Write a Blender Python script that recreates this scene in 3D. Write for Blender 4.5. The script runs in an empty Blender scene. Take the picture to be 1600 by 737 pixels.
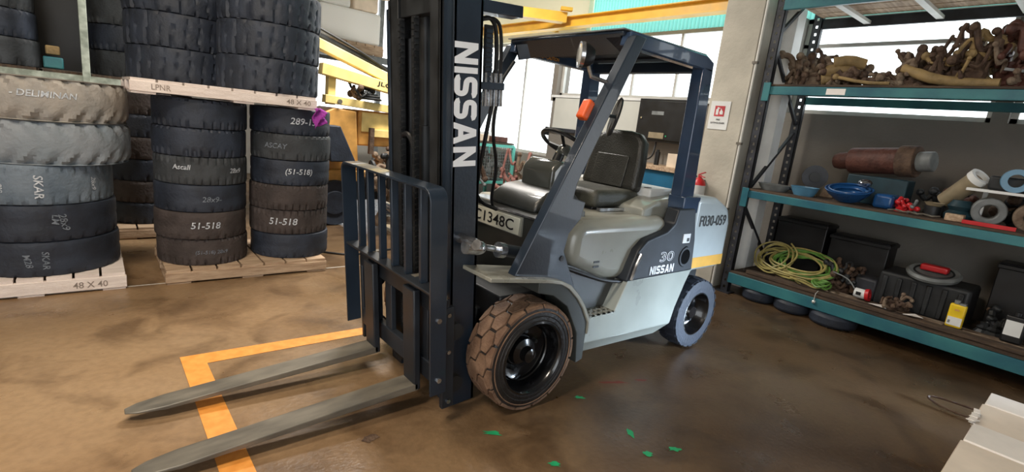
import bpy, bmesh, math, random
from mathutils import Vector, Matrix, Euler
random.seed(7)
R = math.radians
PI = math.pi
scn = bpy.context.scene
C = scn.collection
# ------------------------------------------------------------------ camera
cam = bpy.data.cameras.new('camera'); co = bpy.data.objects.new('camera', cam); C.objects.link(co)
yaw, pitch, roll = 0.703126574, 0.214516677, -0.109977779
fw = Vector((math.sin(yaw)*math.cos(pitch), math.cos(yaw)*math.cos(pitch), -math.sin(pitch)))
rt = Vector((math.cos(yaw), -math.sin(yaw), 0)); dn = fw.cross(rt)
r2 = rt*math.cos(roll)+dn*math.sin(roll); d2 = dn*math.cos(roll)-rt*math.sin(roll)
mw = Matrix((( r2.x,-d2.x,-fw.x,-1.8267718),( r2.y,-d2.y,-fw.y,-2.4759071),( r2.z,-d2.z,-fw.z,1.5507651),(0,0,0,1)))
co.matrix_world = mw
cam.sensor_width = 36; cam.lens = 794.223/1600*36; cam.clip_start = .05; cam.clip_end = 200
scn.camera = co
# ------------------------------------------------------------------ world, lights, exposure
scn.view_settings.view_transform = 'Standard'; scn.view_settings.look = 'None'
scn.view_settings.gamma = 1; scn.view_settings.exposure = 0.0
scn.cycles.max_bounces = 8
w = bpy.data.worlds.new('world'); scn.world = w; w.use_nodes = True
bg = w.node_tree.nodes['Background']; bg.inputs[0].default_value = (.93, .97, 1, 1); bg.inputs[1].default_value = 3.6
def area(name, loc, target, size, sizey, power, col):
    l = bpy.data.lights.new(name, 'AREA'); l.shape = 'RECTANGLE'; l.size = size; l.size_y = sizey; l.energy = power; l.color = col
    o = bpy.data.objects.new(name, l); C.objects.link(o); o.location = loc
    o.rotation_euler = (Vector(target)-Vector(loc)).to_track_quat('-Z', 'Y').to_euler(); return o
area('ceiling_lamp_light', (-3.2, -1.2, 4.3), (-3.2, -1.2, 0), 1.6, .5, 150, (1, .87, .72))  # unseen warm fill lamp added over the left floor
area('ceiling_lamp_light', (-1.6, 0.6, 4.3), (-1.6, .6, 0), 1.6, .5, 70, (1, .86, .68))  # second unseen warm fill, added near the mast
dl = area('doorway_daylight', (4.75, -5.1, 1.0), (1.75, -.95, .02), 1.0, 1.3, 24, (.66, .82, 1)); dl.data.spread = R(20)
area('ceiling_lamp_light', (1.2, 3.1, 4.3), (1.2, 3.3, 0), 1.6, .6, 300, (1, .95, .88))  # unseen fill lamp added to brighten the boom lift
# ------------------------------------------------------------------ materials
def mat(name, col, rough=.5, metal=0, var=.15, scale=6, col2=None, bump=0, bscale=40, spec=.5, stretch=None, detail=5, coat=0, thr=None):
    m = bpy.data.materials.new(name); m.use_nodes = True; nt = m.node_tree; b = nt.nodes['Principled BSDF']
    tc = nt.nodes.new('ShaderNodeTexCoord'); n = nt.nodes.new('ShaderNodeTexNoise'); n.inputs['Scale'].default_value = scale; n.inputs['Detail'].default_value = detail
    src = tc.outputs['Object']
    if stretch:
        mp = nt.nodes.new('ShaderNodeMapping'); mp.inputs['Scale'].default_value = stretch; nt.links.new(src, mp.inputs[0]); src = mp.outputs[0]
    nt.links.new(src, n.inputs['Vector'])
    r = nt.nodes.new('ShaderNodeValToRGB'); e = r.color_ramp.elements
    c2 = col2 or tuple(max(0, c*(1-var*2)) for c in col)
    c1 = col if col2 else tuple(min(1, c*(1+var)) for c in col)
    e[0].color = (*c2, 1); e[1].color = (*c1, 1); t = thr or (.35, .65); e[0].position = t[0]; e[1].position = t[1]
    nt.links.new(n.outputs['Fac'], r.inputs[0]); nt.links.new(r.outputs[0], b.inputs['Base Color'])
    mr = nt.nodes.new('ShaderNodeMapRange'); mr.inputs[3].default_value = max(.02, rough-.1); mr.inputs[4].default_value = min(1, rough+.1)
    nt.links.new(n.outputs['Fac'], mr.inputs[0]); nt.links.new(mr.outputs[0], b.inputs['Roughness'])
    b.inputs['Metallic'].default_value = metal; b.inputs['Specular IOR Level'].default_value = spec; b.inputs['Coat Weight'].default_value = coat
    if bump:
        n2 = nt.nodes.new('ShaderNodeTexNoise'); n2.inputs['Scale'].default_value = bscale; nt.links.new(src, n2.inputs['Vector'])
        bp = nt.nodes.new('ShaderNodeBump'); bp.inputs['Strength'].default_value = bump; bp.inputs['Distance'].default_value = .02
        nt.links.new(n2.outputs['Fac'], bp.inputs['Height']); nt.links.new(bp.outputs[0], b.inputs['Normal'])
    return m
def srgb(*c): return tuple(((v/255)/12.92 if v/255 <= .04045 else ((v/255+.055)/1.055)**2.4) for v in c)
def emis(name, col, s):
    m = bpy.data.materials.new(name); m.use_nodes = True; b = m.node_tree.nodes['Principled BSDF']
    b.inputs['Base Color'].default_value = (*col, 1); b.inputs['Emission Color'].default_value = (*col, 1); b.inputs['Emission Strength'].default_value = s; return m
M = {}
M['navy'] = mat('navy_paint', srgb(38, 49, 62), .32, .1, .12, 3, bump=.05, bscale=60, coat=.3)
M['navy_dull'] = mat('navy_dull_paint', srgb(38, 43, 50), .45, .1, .2, 5)
M['cabblue'] = mat('cab_paint', srgb(54, 72, 98), .22, .15, .12, 3, coat=.6)  # navy made bluer: daylight on the rear pillars put into the colour
M['dark'] = mat('dark_metal', srgb(40, 42, 44), .5, .2, .25, 8)
M['black'] = mat('black_plastic', srgb(24, 24, 26), .4, 0, .2, 8)
M['cowl'] = mat('cowl_grey', srgb(50, 52, 50), .35, 0, .1, 5, coat=.2)
M['cowlgloss'] = mat('cowl_gloss', srgb(74, 76, 72), .14, 0, .05, 4, coat=.8)
M['grey'] = mat('grey_paint', srgb(160, 165, 158), .3, 0, .06, 3, coat=.4)
M['hood'] = mat('hood_paint', srgb(150, 150, 140), .3, 0, .08, 3, coat=.4)
M['cwt'] = mat('counterweight_paint', srgb(182, 192, 194), .35, 0, .05, 3, coat=.2)
M['white'] = mat('white_paint', srgb(225, 226, 224), .5, 0, .04, 5)
M['yellow_band'] = mat('yellow_band', srgb(226, 170, 62), .45, 0, .06, 8)
M['seat'] = mat('seat_vinyl', srgb(46, 46, 42), .36, 0, .1, 10, bump=.25, bscale=120)
M['seatdust'] = mat('dusty_seat_vinyl', srgb(66, 66, 58), .5, 0, .22, 7, bump=.2, bscale=120)
M['chrome'] = mat('chrome', srgb(190, 192, 196), .2, .9, .2, 20)
M['skirt'] = mat('skirt_paint', srgb(60, 64, 62), .45, 0, .1, 5)
M['hole'] = mat('dark_hollow', srgb(6, 6, 7), .9, 0, .1, 5, spec=.1)
M['steel'] = mat('fork_steel', srgb(126, 120, 108), .4, .2, .3, 7, col2=srgb(96, 92, 84), stretch=(.6, 2, 2))
M['rim'] = mat('rim_black', srgb(20, 20, 22), .22, .1, .3, 9, coat=.5)
M['tread'] = mat('dusty_tread', srgb(132, 104, 82), .8, 0, .2, 9, col2=srgb(100, 74, 56), bump=.4, bscale=60)
M['sidewall'] = mat('dusty_sidewall', srgb(40, 36, 34), .5, 0, .3, 11, col2=srgb(26, 23, 22), bump=.3)
M['rubber'] = mat('black_rubber', srgb(40, 47, 60), .6, 0, .2, 7, bump=.15, bscale=50)
M['rubber2'] = mat('worn_rubber', srgb(56, 60, 64), .7, 0, .2, 7, bump=.2, bscale=50)
M['rubber3'] = mat('brown_rubber', srgb(66, 58, 56), .75, 0, .2, 6, bump=.3)
M['rubberblue'] = mat('faded_blue_rubber', srgb(112, 124, 136), .75, 0, .15, 5, col2=srgb(84, 98, 112), bump=.3)
M['rubbergrey'] = mat('dusty_grey_rubber', srgb(160, 153, 144), .8, 0, .12, 5, col2=srgb(140, 138, 134), bump=.3)
M['rubbergrey2'] = mat('dusty_bluegrey_rubber', srgb(134, 140, 146), .8, 0, .12, 5, col2=srgb(120, 130, 138), bump=.3)
M['reartyre'] = mat('rear_tyre_rubber', srgb(50, 56, 68), .6, 0, .12, 7, bump=.2)
M['chalk'] = mat('chalk', srgb(215, 220, 226), .9, 0, .2, 60, col2=srgb(150, 158, 168))
M['chalkdim'] = mat('faint_chalk', srgb(128, 136, 146), .9, 0, .2, 60, col2=srgb(84, 92, 102))
M['wood'] = mat('pallet_wood', srgb(196, 170, 142), .75, 0, .15, 5, col2=srgb(158, 130, 104), stretch=(1, 8, 8), bump=.3)
M['woodpale'] = mat('pale_pallet_wood', srgb(238, 226, 218), .75, 0, .08, 5, col2=srgb(218, 204, 196), stretch=(1, 8, 8), bump=.3)
M['wooddark'] = mat('dirty_plank', srgb(92, 74, 58), .8, 0, .2, 5, col2=srgb(56, 44, 36), stretch=(8, 1, 8), bump=.4)
M['stencil'] = mat('stencil_ink', srgb(150, 136, 126), .9)
M['teal'] = mat('teal_rack_paint', srgb(56, 122, 126), .45, 0, .12, 3, col2=srgb(36, 92, 108), bump=.1)
M['rackdark'] = mat('rack_post_paint', srgb(52, 54, 60), .5, .2, .25, 6)
M['wall'] = mat('plaster_wall', srgb(176, 172, 164), .9, 0, .06, 1.5, bump=.15)
M['walldark'] = mat('grimy_wall', srgb(128, 122, 114), .9, 0, .1, 1.2, bump=.15)  # one even tone, darker than the plaster walls
M['concrete'] = mat('column_concrete', srgb(186, 180, 166), .85, 0, .08, 2.5, bump=.25, bscale=25)
M['tealsheet'] = mat('teal_sheet', srgb(110, 205, 192), .5, 0, .05, 2)
M['crane'] = mat('crane_yellow', srgb(240, 190, 70), .45, 0, .06, 4)
M['boom'] = mat('boom_yellow', srgb(238, 212, 138), .45, 0, .1, 5)
M['boomorange'] = mat('chassis_ochre', srgb(212, 158, 84), .5, 0, .15, 5)
M['rust'] = mat('rust', srgb(96, 76, 60), .8, 0, .3, 14, col2=srgb(66, 48, 38), bump=.5)
M['rustpale'] = mat('pale_dusty_rust', srgb(134, 118, 100), .8, 0, .25, 12, col2=srgb(98, 78, 62), bump=.5)
M['rusttan'] = mat('tan_hose', srgb(150, 126, 84), .7, 0, .15, 10, bump=.3)
M['maroon'] = mat('maroon_rust', srgb(92, 56, 46), .6, .1, .2, 9, bump=.3)
M['blue'] = mat('blue_plastic', srgb(30, 78, 132), .3, 0, .1, 6)
M['lightblue'] = mat('light_blue_plastic', srgb(84, 134, 164), .35, 0, .1, 6)
M['greypl'] = mat('grey_plastic', srgb(122, 126, 126), .5, 0, .15, 9)
M['bluebox'] = mat('blue_cabinet', srgb(22, 96, 132), .5, 0, .08, 3)
M['tealdark'] = mat('dark_teal', srgb(22, 52, 62), .5, 0, .2, 6)
M['pinkdust'] = mat('pink_dust', srgb(176, 128, 118), .8, 0, .2, 9, col2=srgb(120, 76, 70))
M['red'] = mat('red_paint', srgb(196, 34, 40), .4, 0, .08, 8)
M['orange'] = mat('orange_plastic', srgb(226, 92, 36), .4, 0, .06, 8)
M['purple'] = mat('purple_cloth', srgb(150, 52, 150), .9, 0, .15, 20)
M['tape'] = mat('floor_marking_paint', srgb(236, 160, 74), .5, 0, .05, 20, col2=srgb(224, 144, 60))
M['green'] = mat('green_paint_splash', srgb(36, 170, 110), .5, 0, .1, 20)
M['pink'] = mat('red_paint_smear', srgb(120, 52, 46), .6, 0, .1, 20)
M['beige'] = mat('beige_filter', srgb(146, 132, 106), .6, 0, .12, 8)
M['yellowpl'] = mat('yellow_plastic', srgb(236, 200, 30), .4, 0, .04, 8)
M['cablegreen'] = mat('cable_green', srgb(96, 140, 62), .5, 0, .15, 14)
M['cableyellow'] = mat('cable_yellow', srgb(160, 148, 88), .5, 0, .15, 14)
M['card'] = mat('white_card', srgb(244, 238, 232), .8, 0, .04, 6)
M['cardpale'] = mat('pale_card', srgb(236, 222, 206), .8, 0, .05, 5)
M['cardtan'] = mat('tan_card', srgb(222, 204, 182), .85, 0, .06, 6)
M['lens'] = mat('lamp_lens', srgb(215, 215, 210), .12, .3, .05, 40, coat=1)
M['netgrey'] = mat('shrink_wrap', srgb(205, 205, 205), .35, 0, .15, 6, bump=.6, bscale=12)
M['pipewhite'] = mat('white_conduit', srgb(214, 212, 204), .5, 0, .05, 6)
M['panelwhite'] = mat('panel_board', srgb(196, 196, 188), .5, 0, .04, 2)
M['platewhite'] = mat('plate_white', srgb(226, 224, 206), .5, 0, .03, 6)
M['ink'] = mat('black_ink', srgb(22, 24, 26), .5)
M['decalwhite'] = mat('white_decal', srgb(238, 240, 242), .4, 0, .02, 6)
M['signred'] = mat('sign_red', srgb(206, 62, 72), .6)
M['warn'] = mat('warning_orange', srgb(224, 150, 40), .6)
M['diffuser'] = emis('lamp_diffuser', (1, .93, .82), 4)
def floor_mat():
    m = bpy.data.materials.new('oily_concrete_floor'); m.use_nodes = True; nt = m.node_tree; b = nt.nodes['Principled BSDF']; L = nt.links.new
    tc = nt.nodes.new('ShaderNodeTexCoord')
    def noise(s, d=6, dist=0):
        n = nt.nodes.new('ShaderNodeTexNoise'); n.inputs['Scale'].default_value = s; n.inputs['Detail'].default_value = d; n.inputs['Distortion'].default_value = dist; L(tc.outputs['Object'], n.inputs['Vector']); return n.outputs['Fac']
    def ramp(f, stops):
        r = nt.nodes.new('ShaderNodeValToRGB'); e = r.color_ramp.elements
        while len(e) < len(stops): e.new(.5)
        for q, (p_, c_) in zip(e, stops): q.position = p_; q.color = (*c_, 1)
        L(f, r.inputs[0]); return r.outputs[0]
    def mix(t, f, a, c_):
        x = nt.nodes.new('ShaderNodeMixRGB'); x.blend_type = t
        if isinstance(f, float): x.inputs[0].default_value = f
        else: L(f, x.inputs[0])
        L(a, x.inputs[1]); L(c_, x.inputs[2]); return x.outputs[0]
    base = ramp(noise(.9, 8, .6), [(.3, srgb(130, 103, 75)), (.5, srgb(149, 121, 90)), (.7, srgb(162, 135, 103))])
    st = ramp(noise(2.2, 9, 1.0), [(.34, (.5, .47, .45)), (.52, (1, 1, 1)), (1, (1.0, 1.0, 1.0))])
    fine = ramp(noise(26, 5), [(.3, (.74, .74, .74)), (.6, (1, 1, 1))])
    c = mix('MULTIPLY', .85, base, st); c = mix('MULTIPLY', .6, c, fine)
    # darker towards the rack side: mostly shade painted in, plus some oil
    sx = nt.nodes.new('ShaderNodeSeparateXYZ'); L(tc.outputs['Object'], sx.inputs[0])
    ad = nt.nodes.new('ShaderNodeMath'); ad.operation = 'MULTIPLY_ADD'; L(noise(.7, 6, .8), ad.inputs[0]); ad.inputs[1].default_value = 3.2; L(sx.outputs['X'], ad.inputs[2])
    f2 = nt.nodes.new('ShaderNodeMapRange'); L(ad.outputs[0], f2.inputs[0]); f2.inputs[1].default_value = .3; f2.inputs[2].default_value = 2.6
    oil = ramp(f2.outputs[0], [(0, (1, 1, 1)), (1, (.31, .285, .26))])  # shade and oil tint multiplied into the floor colour
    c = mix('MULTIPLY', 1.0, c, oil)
    L(c, b.inputs['Base Color'])
    rr = nt.nodes.new('ShaderNodeMapRange'); L(noise(3, 6), rr.inputs[0]); rr.inputs[1].default_value = .3; rr.inputs[2].default_value = .7; rr.inputs[3].default_value = .24; rr.inputs[4].default_value = .46
    L(rr.outputs[0], b.inputs['Roughness'])
    bp = nt.nodes.new('ShaderNodeBump'); bp.inputs['Strength'].default_value = .12; bp.inputs['Distance'].default_value = .02; L(noise(40, 4), bp.inputs['Height']); L(bp.outputs[0], b.inputs['Normal'])
    return m
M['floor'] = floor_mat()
def sheet_mat(name, col):
    m = bpy.data.materials.new(name); m.use_nodes = True; nt = m.node_tree; nt.nodes.remove(nt.nodes['Principled BSDF']); o = nt.nodes['Material Output']
    d = nt.nodes.new('ShaderNodeBsdfDiffuse'); d.inputs[0].default_value = (*col, 1); t = nt.nodes.new('ShaderNodeBsdfTranslucent'); t.inputs[0].default_value = (*col, 1)
    n = nt.nodes.new('ShaderNodeTexNoise'); n.inputs['Scale'].default_value = 2; mr = nt.nodes.new('ShaderNodeMapRange'); mr.inputs[3].default_value = .26; mr.inputs[4].default_value = .4; nt.links.new(n.outputs[0], mr.inputs[0])
    x = nt.nodes.new('ShaderNodeMixShader'); nt.links.new(mr.outputs[0], x.inputs[0]); nt.links.new(d.outputs[0], x.inputs[1]); nt.links.new(t.outputs[0], x.inputs[2]); nt.links.new(x.outputs[0], o.inputs[0]); return m
M['tealsheet2'] = sheet_mat('translucent_teal_sheet', srgb(140, 214, 205)); M['creamsheet'] = sheet_mat('translucent_cream_sheet', srgb(236, 232, 212))
M['wrapsheet'] = sheet_mat('shrink_wrapped_goods', srgb(236, 234, 228))
M['framegrey'] = mat('window_frame_paint', srgb(188, 186, 180), .5, 0, .05, 6)
def glass_mat():
    m = bpy.data.materials.new('window_glass'); m.use_nodes = True; nt = m.node_tree; nt.nodes.remove(nt.nodes['Principled BSDF']); o = nt.nodes['Material Output']
    t = nt.nodes.new('ShaderNodeBsdfTransparent'); t.inputs[0].default_value = (.95, .97, .97, 1); g = nt.nodes.new('ShaderNodeBsdfGlossy'); g.inputs['Roughness'].default_value = .05
    x = nt.nodes.new('ShaderNodeMixShader'); x.inputs[0].default_value = .06; nt.links.new(t.outputs[0], x.inputs[1]); nt.links.new(g.outputs[0], x.inputs[2]); nt.links.new(x.outputs[0], o.inputs[0]); return m
M['glass'] = glass_mat()
# ------------------------------------------------------------------ mesh builder (world coordinates)
class MB:
    def __init__(s, m=None): s.v = []; s.f = []; s.m = m or Matrix()
    def add(s, vs, fs, m=None):
        n = len(s.v); mm = s.m @ m if m is not None else s.m
        s.v += [mm @ Vector(p) for p in vs]; s.f += [[i+n for i in f] for f in fs]; return s
    def bx(s, x0, x1, y0, y1, z0, z1, m=None):
        return s.add([(x, y, z) for x in (x0, x1) for y in (y0, y1) for z in (z0, z1)],
                     [(0, 1, 3, 2), (4, 6, 7, 5), (0, 4, 5, 1), (2, 3, 7, 6), (0, 2, 6, 4), (1, 5, 7, 3)], m)
    def beam(s, p0, p1, w_, h, up=(0, 0, 1)):
        p0, p1 = Vector(p0), Vector(p1); d = (p1-p0); l = d.length; d.normalize(); u = Vector(up); sd = d.cross(u)
        if sd.length < 1e-4: sd = d.cross(Vector((1, 0, 0)))
        sd.normalize(); u = sd.cross(d)
        m = Matrix((( d.x, sd.x, u.x, p0.x), (d.y, sd.y, u.y, p0.y), (d.z, sd.z, u.z, p0.z), (0, 0, 0, 1)))
        return s.bx(0, l, -w_/2, w_/2, -h/2, h/2, m)
    def prism(s, poly, ax, a, b):
        def P(p, t): return [(t, p[0], p[1]), (p[0], t, p[1]), (p[0], p[1], t)][ax]
        n = len(poly); vs = [P(p, a) for p in poly]+[P(p, b) for p in poly]
        fs = [list(range(n)), list(range(2*n-1, n-1, -1))]+[(i, i+n, (i+1) % n+n, (i+1) % n) for i in range(n)]
        ar = sum(poly[i][0]*poly[(i+1) % n][1]-poly[(i+1) % n][0]*poly[i][1] for i in range(n))
        return s.add(vs, fs)
    def cyl(s, p0, p1, r0, r1=None, n=16):
        return s.lathe([(0, 0), (r0, 0), (r0 if r1 is None else r1, 1), (0, 1)], n, p0, p1)
    def lathe(s, prof, n, p0, p1, closed=False):
        # prof (radius, t) with t along p0->p1 (0..1); closed: ring profile
        p0, p1 = Vector(p0), Vector(p1); d = p1-p0; q = d.normalized().to_track_quat('Z', 'Y').to_matrix()
        X, Y = q.col[0], q.col[1]; vs = []; fs = []; k = len(prof)
        for r, t in prof:
            for j in range(n):
                a = 2*PI*j/n; vs.append(p0+d*t+X*(r*math.cos(a))+Y*(r*math.sin(a)))
        rng = k if closed else k-1
        for i in range(rng):
            i2 = (i+1) % k
            for j in range(n):
                j2 = (j+1) % n; fs.append((i*n+j, i*n+j2, i2*n+j2, i2*n+j))
        return s.add(vs, fs)
    def tube(s, pts, r, n=8, closed=False, smooth=0):
        pts = [Vector(p) for p in pts]
        if smooth:
            for _ in range(smooth):
                q = []; N = len(pts)
                for i in range(N if closed else N-1):
                    a, b = pts[i], pts[(i+1) % N]; q += [a.lerp(b, .25), a.lerp(b, .75)]
                pts = q if closed else [pts[0]]+q[1:-1]+[pts[-1]]
        N = len(pts); vs = []; fs = []; nrm = None
        for i, p in enumerate(pts):
            t = (pts[(i+1) % N]-pts[i-1]) if closed else (pts[min(i+1, N-1)]-pts[max(i-1, 0)])
            if t.length < 1e-9: t = Vector((0, 0, 1))
            t.normalize()
            if nrm is None: nrm = t.orthogonal().normalized()
            nrm = nrm-t*nrm.dot(t)
            if nrm.length < 1e-6: nrm = t.orthogonal()
            nrm.normalize(); b = t.cross(nrm); rr = r[i*len(r)//N] if isinstance(r, (list, tuple)) else r
            for j in range(n):
                a = 2*PI*j/n; vs.append(p+nrm*(rr*math.cos(a))+b*(rr*math.sin(a)))
        for i in range(N if closed else N-1):
            for j in range(n):
                fs.append((i*n+j, i*n+(j+1) % n, ((i+1) % N)*n+(j+1) % n, ((i+1) % N)*n+j))
        if not closed: fs += [list(range(n))[::-1], [(N-1)*n+j for j in range(n)]]
        return s.add(vs, fs)
    def ball(s, c, r, n=12, k=8, noise=0):
        c = Vector(c); r = Vector((r, r, r)) if not isinstance(r, (tuple, Vector)) else Vector(r); vs = [c+Vector((0, 0, r.z))]; fs = []
        for i in range(1, k):
            for j in range(n):
                a = PI*i/k; b = 2*PI*j/n; e = 1+random.uniform(-noise, noise)
                vs.append(c+Vector((r.x*math.sin(a)*math.cos(b), r.y*math.sin(a)*math.sin(b), r.z*math.cos(a)))*e)
        vs.append(c-Vector((0, 0, r.z)))
        for j in range(n):
            fs.append((0, 1+j, 1+(j+1) % n)); fs.append((len(vs)-1, 1+(k-2)*n+(j+1) % n, 1+(k-2)*n+j))
            for i in range(k-2): fs.append((1+i*n+j, 1+(i+1)*n+j, 1+(i+1)*n+(j+1) % n, 1+i*n+(j+1) % n))
        if noise: # offset from centre applied around c
            vs = [v for v in vs]
        return s.add(vs, fs)
ROOTM = {}
def obj(name, mb, m, parent=None, bevel=0, seg=2, ang=35, label=None, cat=None, group=None, kind=None, smooth=True, origin=True):
    if parent is not None: off = ROOTM[parent.name]
    elif origin and mb.v:
        xs = [v.x for v in mb.v]; ys = [v.y for v in mb.v]; zs = [v.z for v in mb.v]
        off = Vector(((min(xs)+max(xs))/2, (min(ys)+max(ys))/2, min(zs)))
    else: off = Vector((0, 0, 0))
    me = bpy.data.meshes.new(name); me.from_pydata([tuple(v-off) for v in mb.v], [], mb.f); me.materials.append(M[m] if isinstance(m, str) else m)
    bm = bmesh.new(); bm.from_mesh(me); bmesh.ops.recalc_face_normals(bm, faces=bm.faces); bm.to_mesh(me); bm.free()
    if smooth:
        me.shade_smooth(); me.set_sharp_from_angle(angle=R(ang))
    o = bpy.data.objects.new(name, me); C.objects.link(o)
    if parent is not None: o.parent = parent
    else: o.location = off
    ROOTM[o.name] = off
    if bevel:
        b = o.modifiers.new('bevel', 'BEVEL'); b.width = bevel; b.segments = seg; b.limit_method = 'ANGLE'; b.angle_limit = R(40); b.harden_normals = False
    for k, v in (('label', label), ('category', cat), ('group', group), ('kind', kind)):
        if v: o[k] = v
    return o
def thing(name, label, cat, loc, group=None):
    o = bpy.data.objects.new(name, None); C.objects.link(o); o.location = loc; o['label'] = label; o['category'] = cat
    if group: o['group'] = group
    o.empty_display_size = .1; ROOTM[o.name] = Vector(loc); return o
def dup(root, loc, rot=(0, 0, 0), label=None, group=None, sc=1):
    r = root.copy(); C.objects.link(r); r.location = loc; r.rotation_euler = rot; r.scale = (sc, sc, sc)
    if label: r['label'] = label
    if group: r['group'] = group
    for ch in list(root.children):
        c = ch.copy(); C.objects.link(c); c.parent = r
        for g in list(ch.children):
            d = g.copy(); C.objects.link(d); d.parent = c
    ROOTM[r.name] = Vector(loc); return r
def struct(name, mb, m, parent=None, **k): return obj(name, mb, m, parent, kind='structure', origin=False, **k)
# text -> flat mesh
def heavy_letters(word):
    # heavy sans capitals from flat strokes, cap height 1; returns verts, faces, width
    vs, fs = [], []; x = 0.0; t = .27
    def poly(p, ox):
        n = len(vs); vs.extend([(a+ox, b) for a, b in p]); fs.append(list(range(n, n+len(p))))
    def ribbon(path, ox):
        P = [Vector(p) for p in path]; n = len(vs)
        for i, p in enumerate(P):
            d = (P[min(i+1, len(P)-1)]-P[max(i-1, 0)]).normalized(); q = Vector((-d.y, d.x))*t*.46
            vs.append((p.x+q.x+ox, p.y+q.y)); vs.append((p.x-q.x+ox, p.y-q.y))
        for i in range(len(P)-1): fs.append([n+2*i, n+2*i+1, n+2*i+3, n+2*i+2])
    for ch in word:
        if ch == 'I': poly([(0, 0), (t, 0), (t, 1), (0, 1)], x); w_ = t
        elif ch == 'N':
            poly([(0, 0), (t, 0), (t, .58), (.68, 0), (.95, 0), (.95, 1), (.68, 1), (.68, .42), (t, 1), (0, 1)], x); w_ = .95
        elif ch == 'A':
            a = [(0, 0), (.28, 0), (.35, .2), (.51, .2), (.51, .42), (.42, .42), (.51, .72), (.51, 1), (.35, 1)]
            poly(a, x); poly([(1.02-p, q) for p, q in a[::-1]], x); w_ = 1.02
        else:
            h = t*.46; pts = [(.86, .76), (.84, .83), (.74, 1-h)]; pts += [(.28, 1-h)]+[(.28-.155*math.sin(a), 1-h-.175+.175*math.cos(a)) for a in [PI*k/8 for k in range(1, 8)]]+[(.28, .5+.02)]
            pts += [(.62, .5-.02)]+[(.62+.155*math.sin(a), h+.175+.175*math.cos(a)) for a in [PI*k/8 for k in range(1, 8)]]+[(.62, h), (.16, h), (.06, .17), (.04, .24)]
            ribbon(pts, x); w_ = .9
        x += w_+.14
    return vs, fs, x-.14, 1.0
_tc = {}
def text_geo(s, size=1, fat=0, spacing=1.0, res=3, shear=0):
    key = (s, size, fat, spacing, shear)
    if key in _tc: return _tc[key]
    if s == 'NISSAN': return heavy_letters(s)
    cu = bpy.data.curves.new('t', 'FONT'); cu.body = s; cu.size = size; cu.offset = fat; cu.space_character = spacing; cu.resolution_u = res; cu.shear = shear
    o = bpy.data.objects.new('t', cu); C.objects.link(o); bpy.context.view_layer.update()
    me = o.evaluated_get(bpy.context.evaluated_depsgraph_get()).to_mesh()
    vs = [v.co.copy() for v in me.vertices]; fs = [list(p.vertices) for p in me.polygons]
    x0 = min(v.x for v in vs); x1 = max(v.x for v in vs); y0 = min(v.y for v in vs); y1 = max(v.y for v in vs)
    vs = [((v.x-x0), (v.y-y0)) for v in vs]; bpy.data.objects.remove(o)
    _tc[key] = (vs, fs, x1-x0, y1-y0); return _tc[key]
def text_plane(name, s, m, parent, O, u, v, wd=None, ht=None, fat=0, eps=.002, spacing=1.0, shear=0, res=3, **k):
    vs, fs, W, H = text_geo(s, 1, fat, spacing, res, shear); sx = (wd/W) if wd else ht/H; sy = (ht/H) if ht else sx
    O, u, v = Vector(O), Vector(u).normalized(), Vector(v).normalized(); n = u.cross(v)
    mb = MB(); mb.add([O+u*(a*sx)+v*(b*sy)+n*eps for a, b in vs], fs)
    return obj(name, mb, m, parent, smooth=False, **k)
def chalk(tire, s, m, az, z, ht, rot=0, rad=.35, parent_loc=None, shear=.15, fat=.012):
    # wrap on a standing-axis tyre; az = azimuth of the text centre (radians), z = baseline height in tyre coordinates
    vs, fs, W, H = text_geo(s, 1, fat, 1.0, 3, shear); k = ht/H; c_, s_ = math.cos(rot), math.sin(rot); L = ROOTM[tire.name]; mb = MB(); out = []
    for i, (a, b) in enumerate(vs):
        a, b = (a-W/2)*k, (b-H/2)*k; a, b = a*c_-b*s_, a*s_+b*c_
        t = az+a/rad; out.append(Vector((L.x+(rad+.004)*math.cos(t), L.y+(rad+.004)*math.sin(t), L.z+z+b)))
    mb.add(out, fs); return obj('chalk_writing', mb, m, tire, smooth=False)
# =================================================================== THE SETTING
XW = 4.6          # inside face of the right-hand wall
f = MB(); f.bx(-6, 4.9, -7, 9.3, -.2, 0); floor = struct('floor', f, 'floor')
f = MB(); f.bx(-6, 2.9, 2.262, 2.272, 0, .0015); obj('expansion_joint', f, 'pipewhite', floor)
f = MB(); f.bx(-6.2, 4.9, -7, 9.3, 4.6, 4.75); struct('ceiling', f, 'walldark')
f = MB(); f.bx(-6.2, -6, -3.5, 9.3, 0, 4.6); struct('wall_left', f, 'wall')
f = MB(); f.bx(-3, 4.9, -7.3, -7, 0, 4.6); f.bx(-6.2, -3, -7.3, -7, 3.9, 4.6); struct('wall_front', f, 'wall')  # unseen wall added to keep daylight off the rack side
# back wall with a wide doorway
f = MB(); f.bx(-6, 1.6, 9, 9.3, 0, 4.6); f.bx(4.3, 4.9, 9, 9.3, 0, 4.6); f.bx(1.6, 4.3, 9, 9.3, 4.2, 4.6); f.bx(1.6, 4.3, 9, 9.3, 0, .9); struct('wall_back', f, 'wall')
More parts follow.
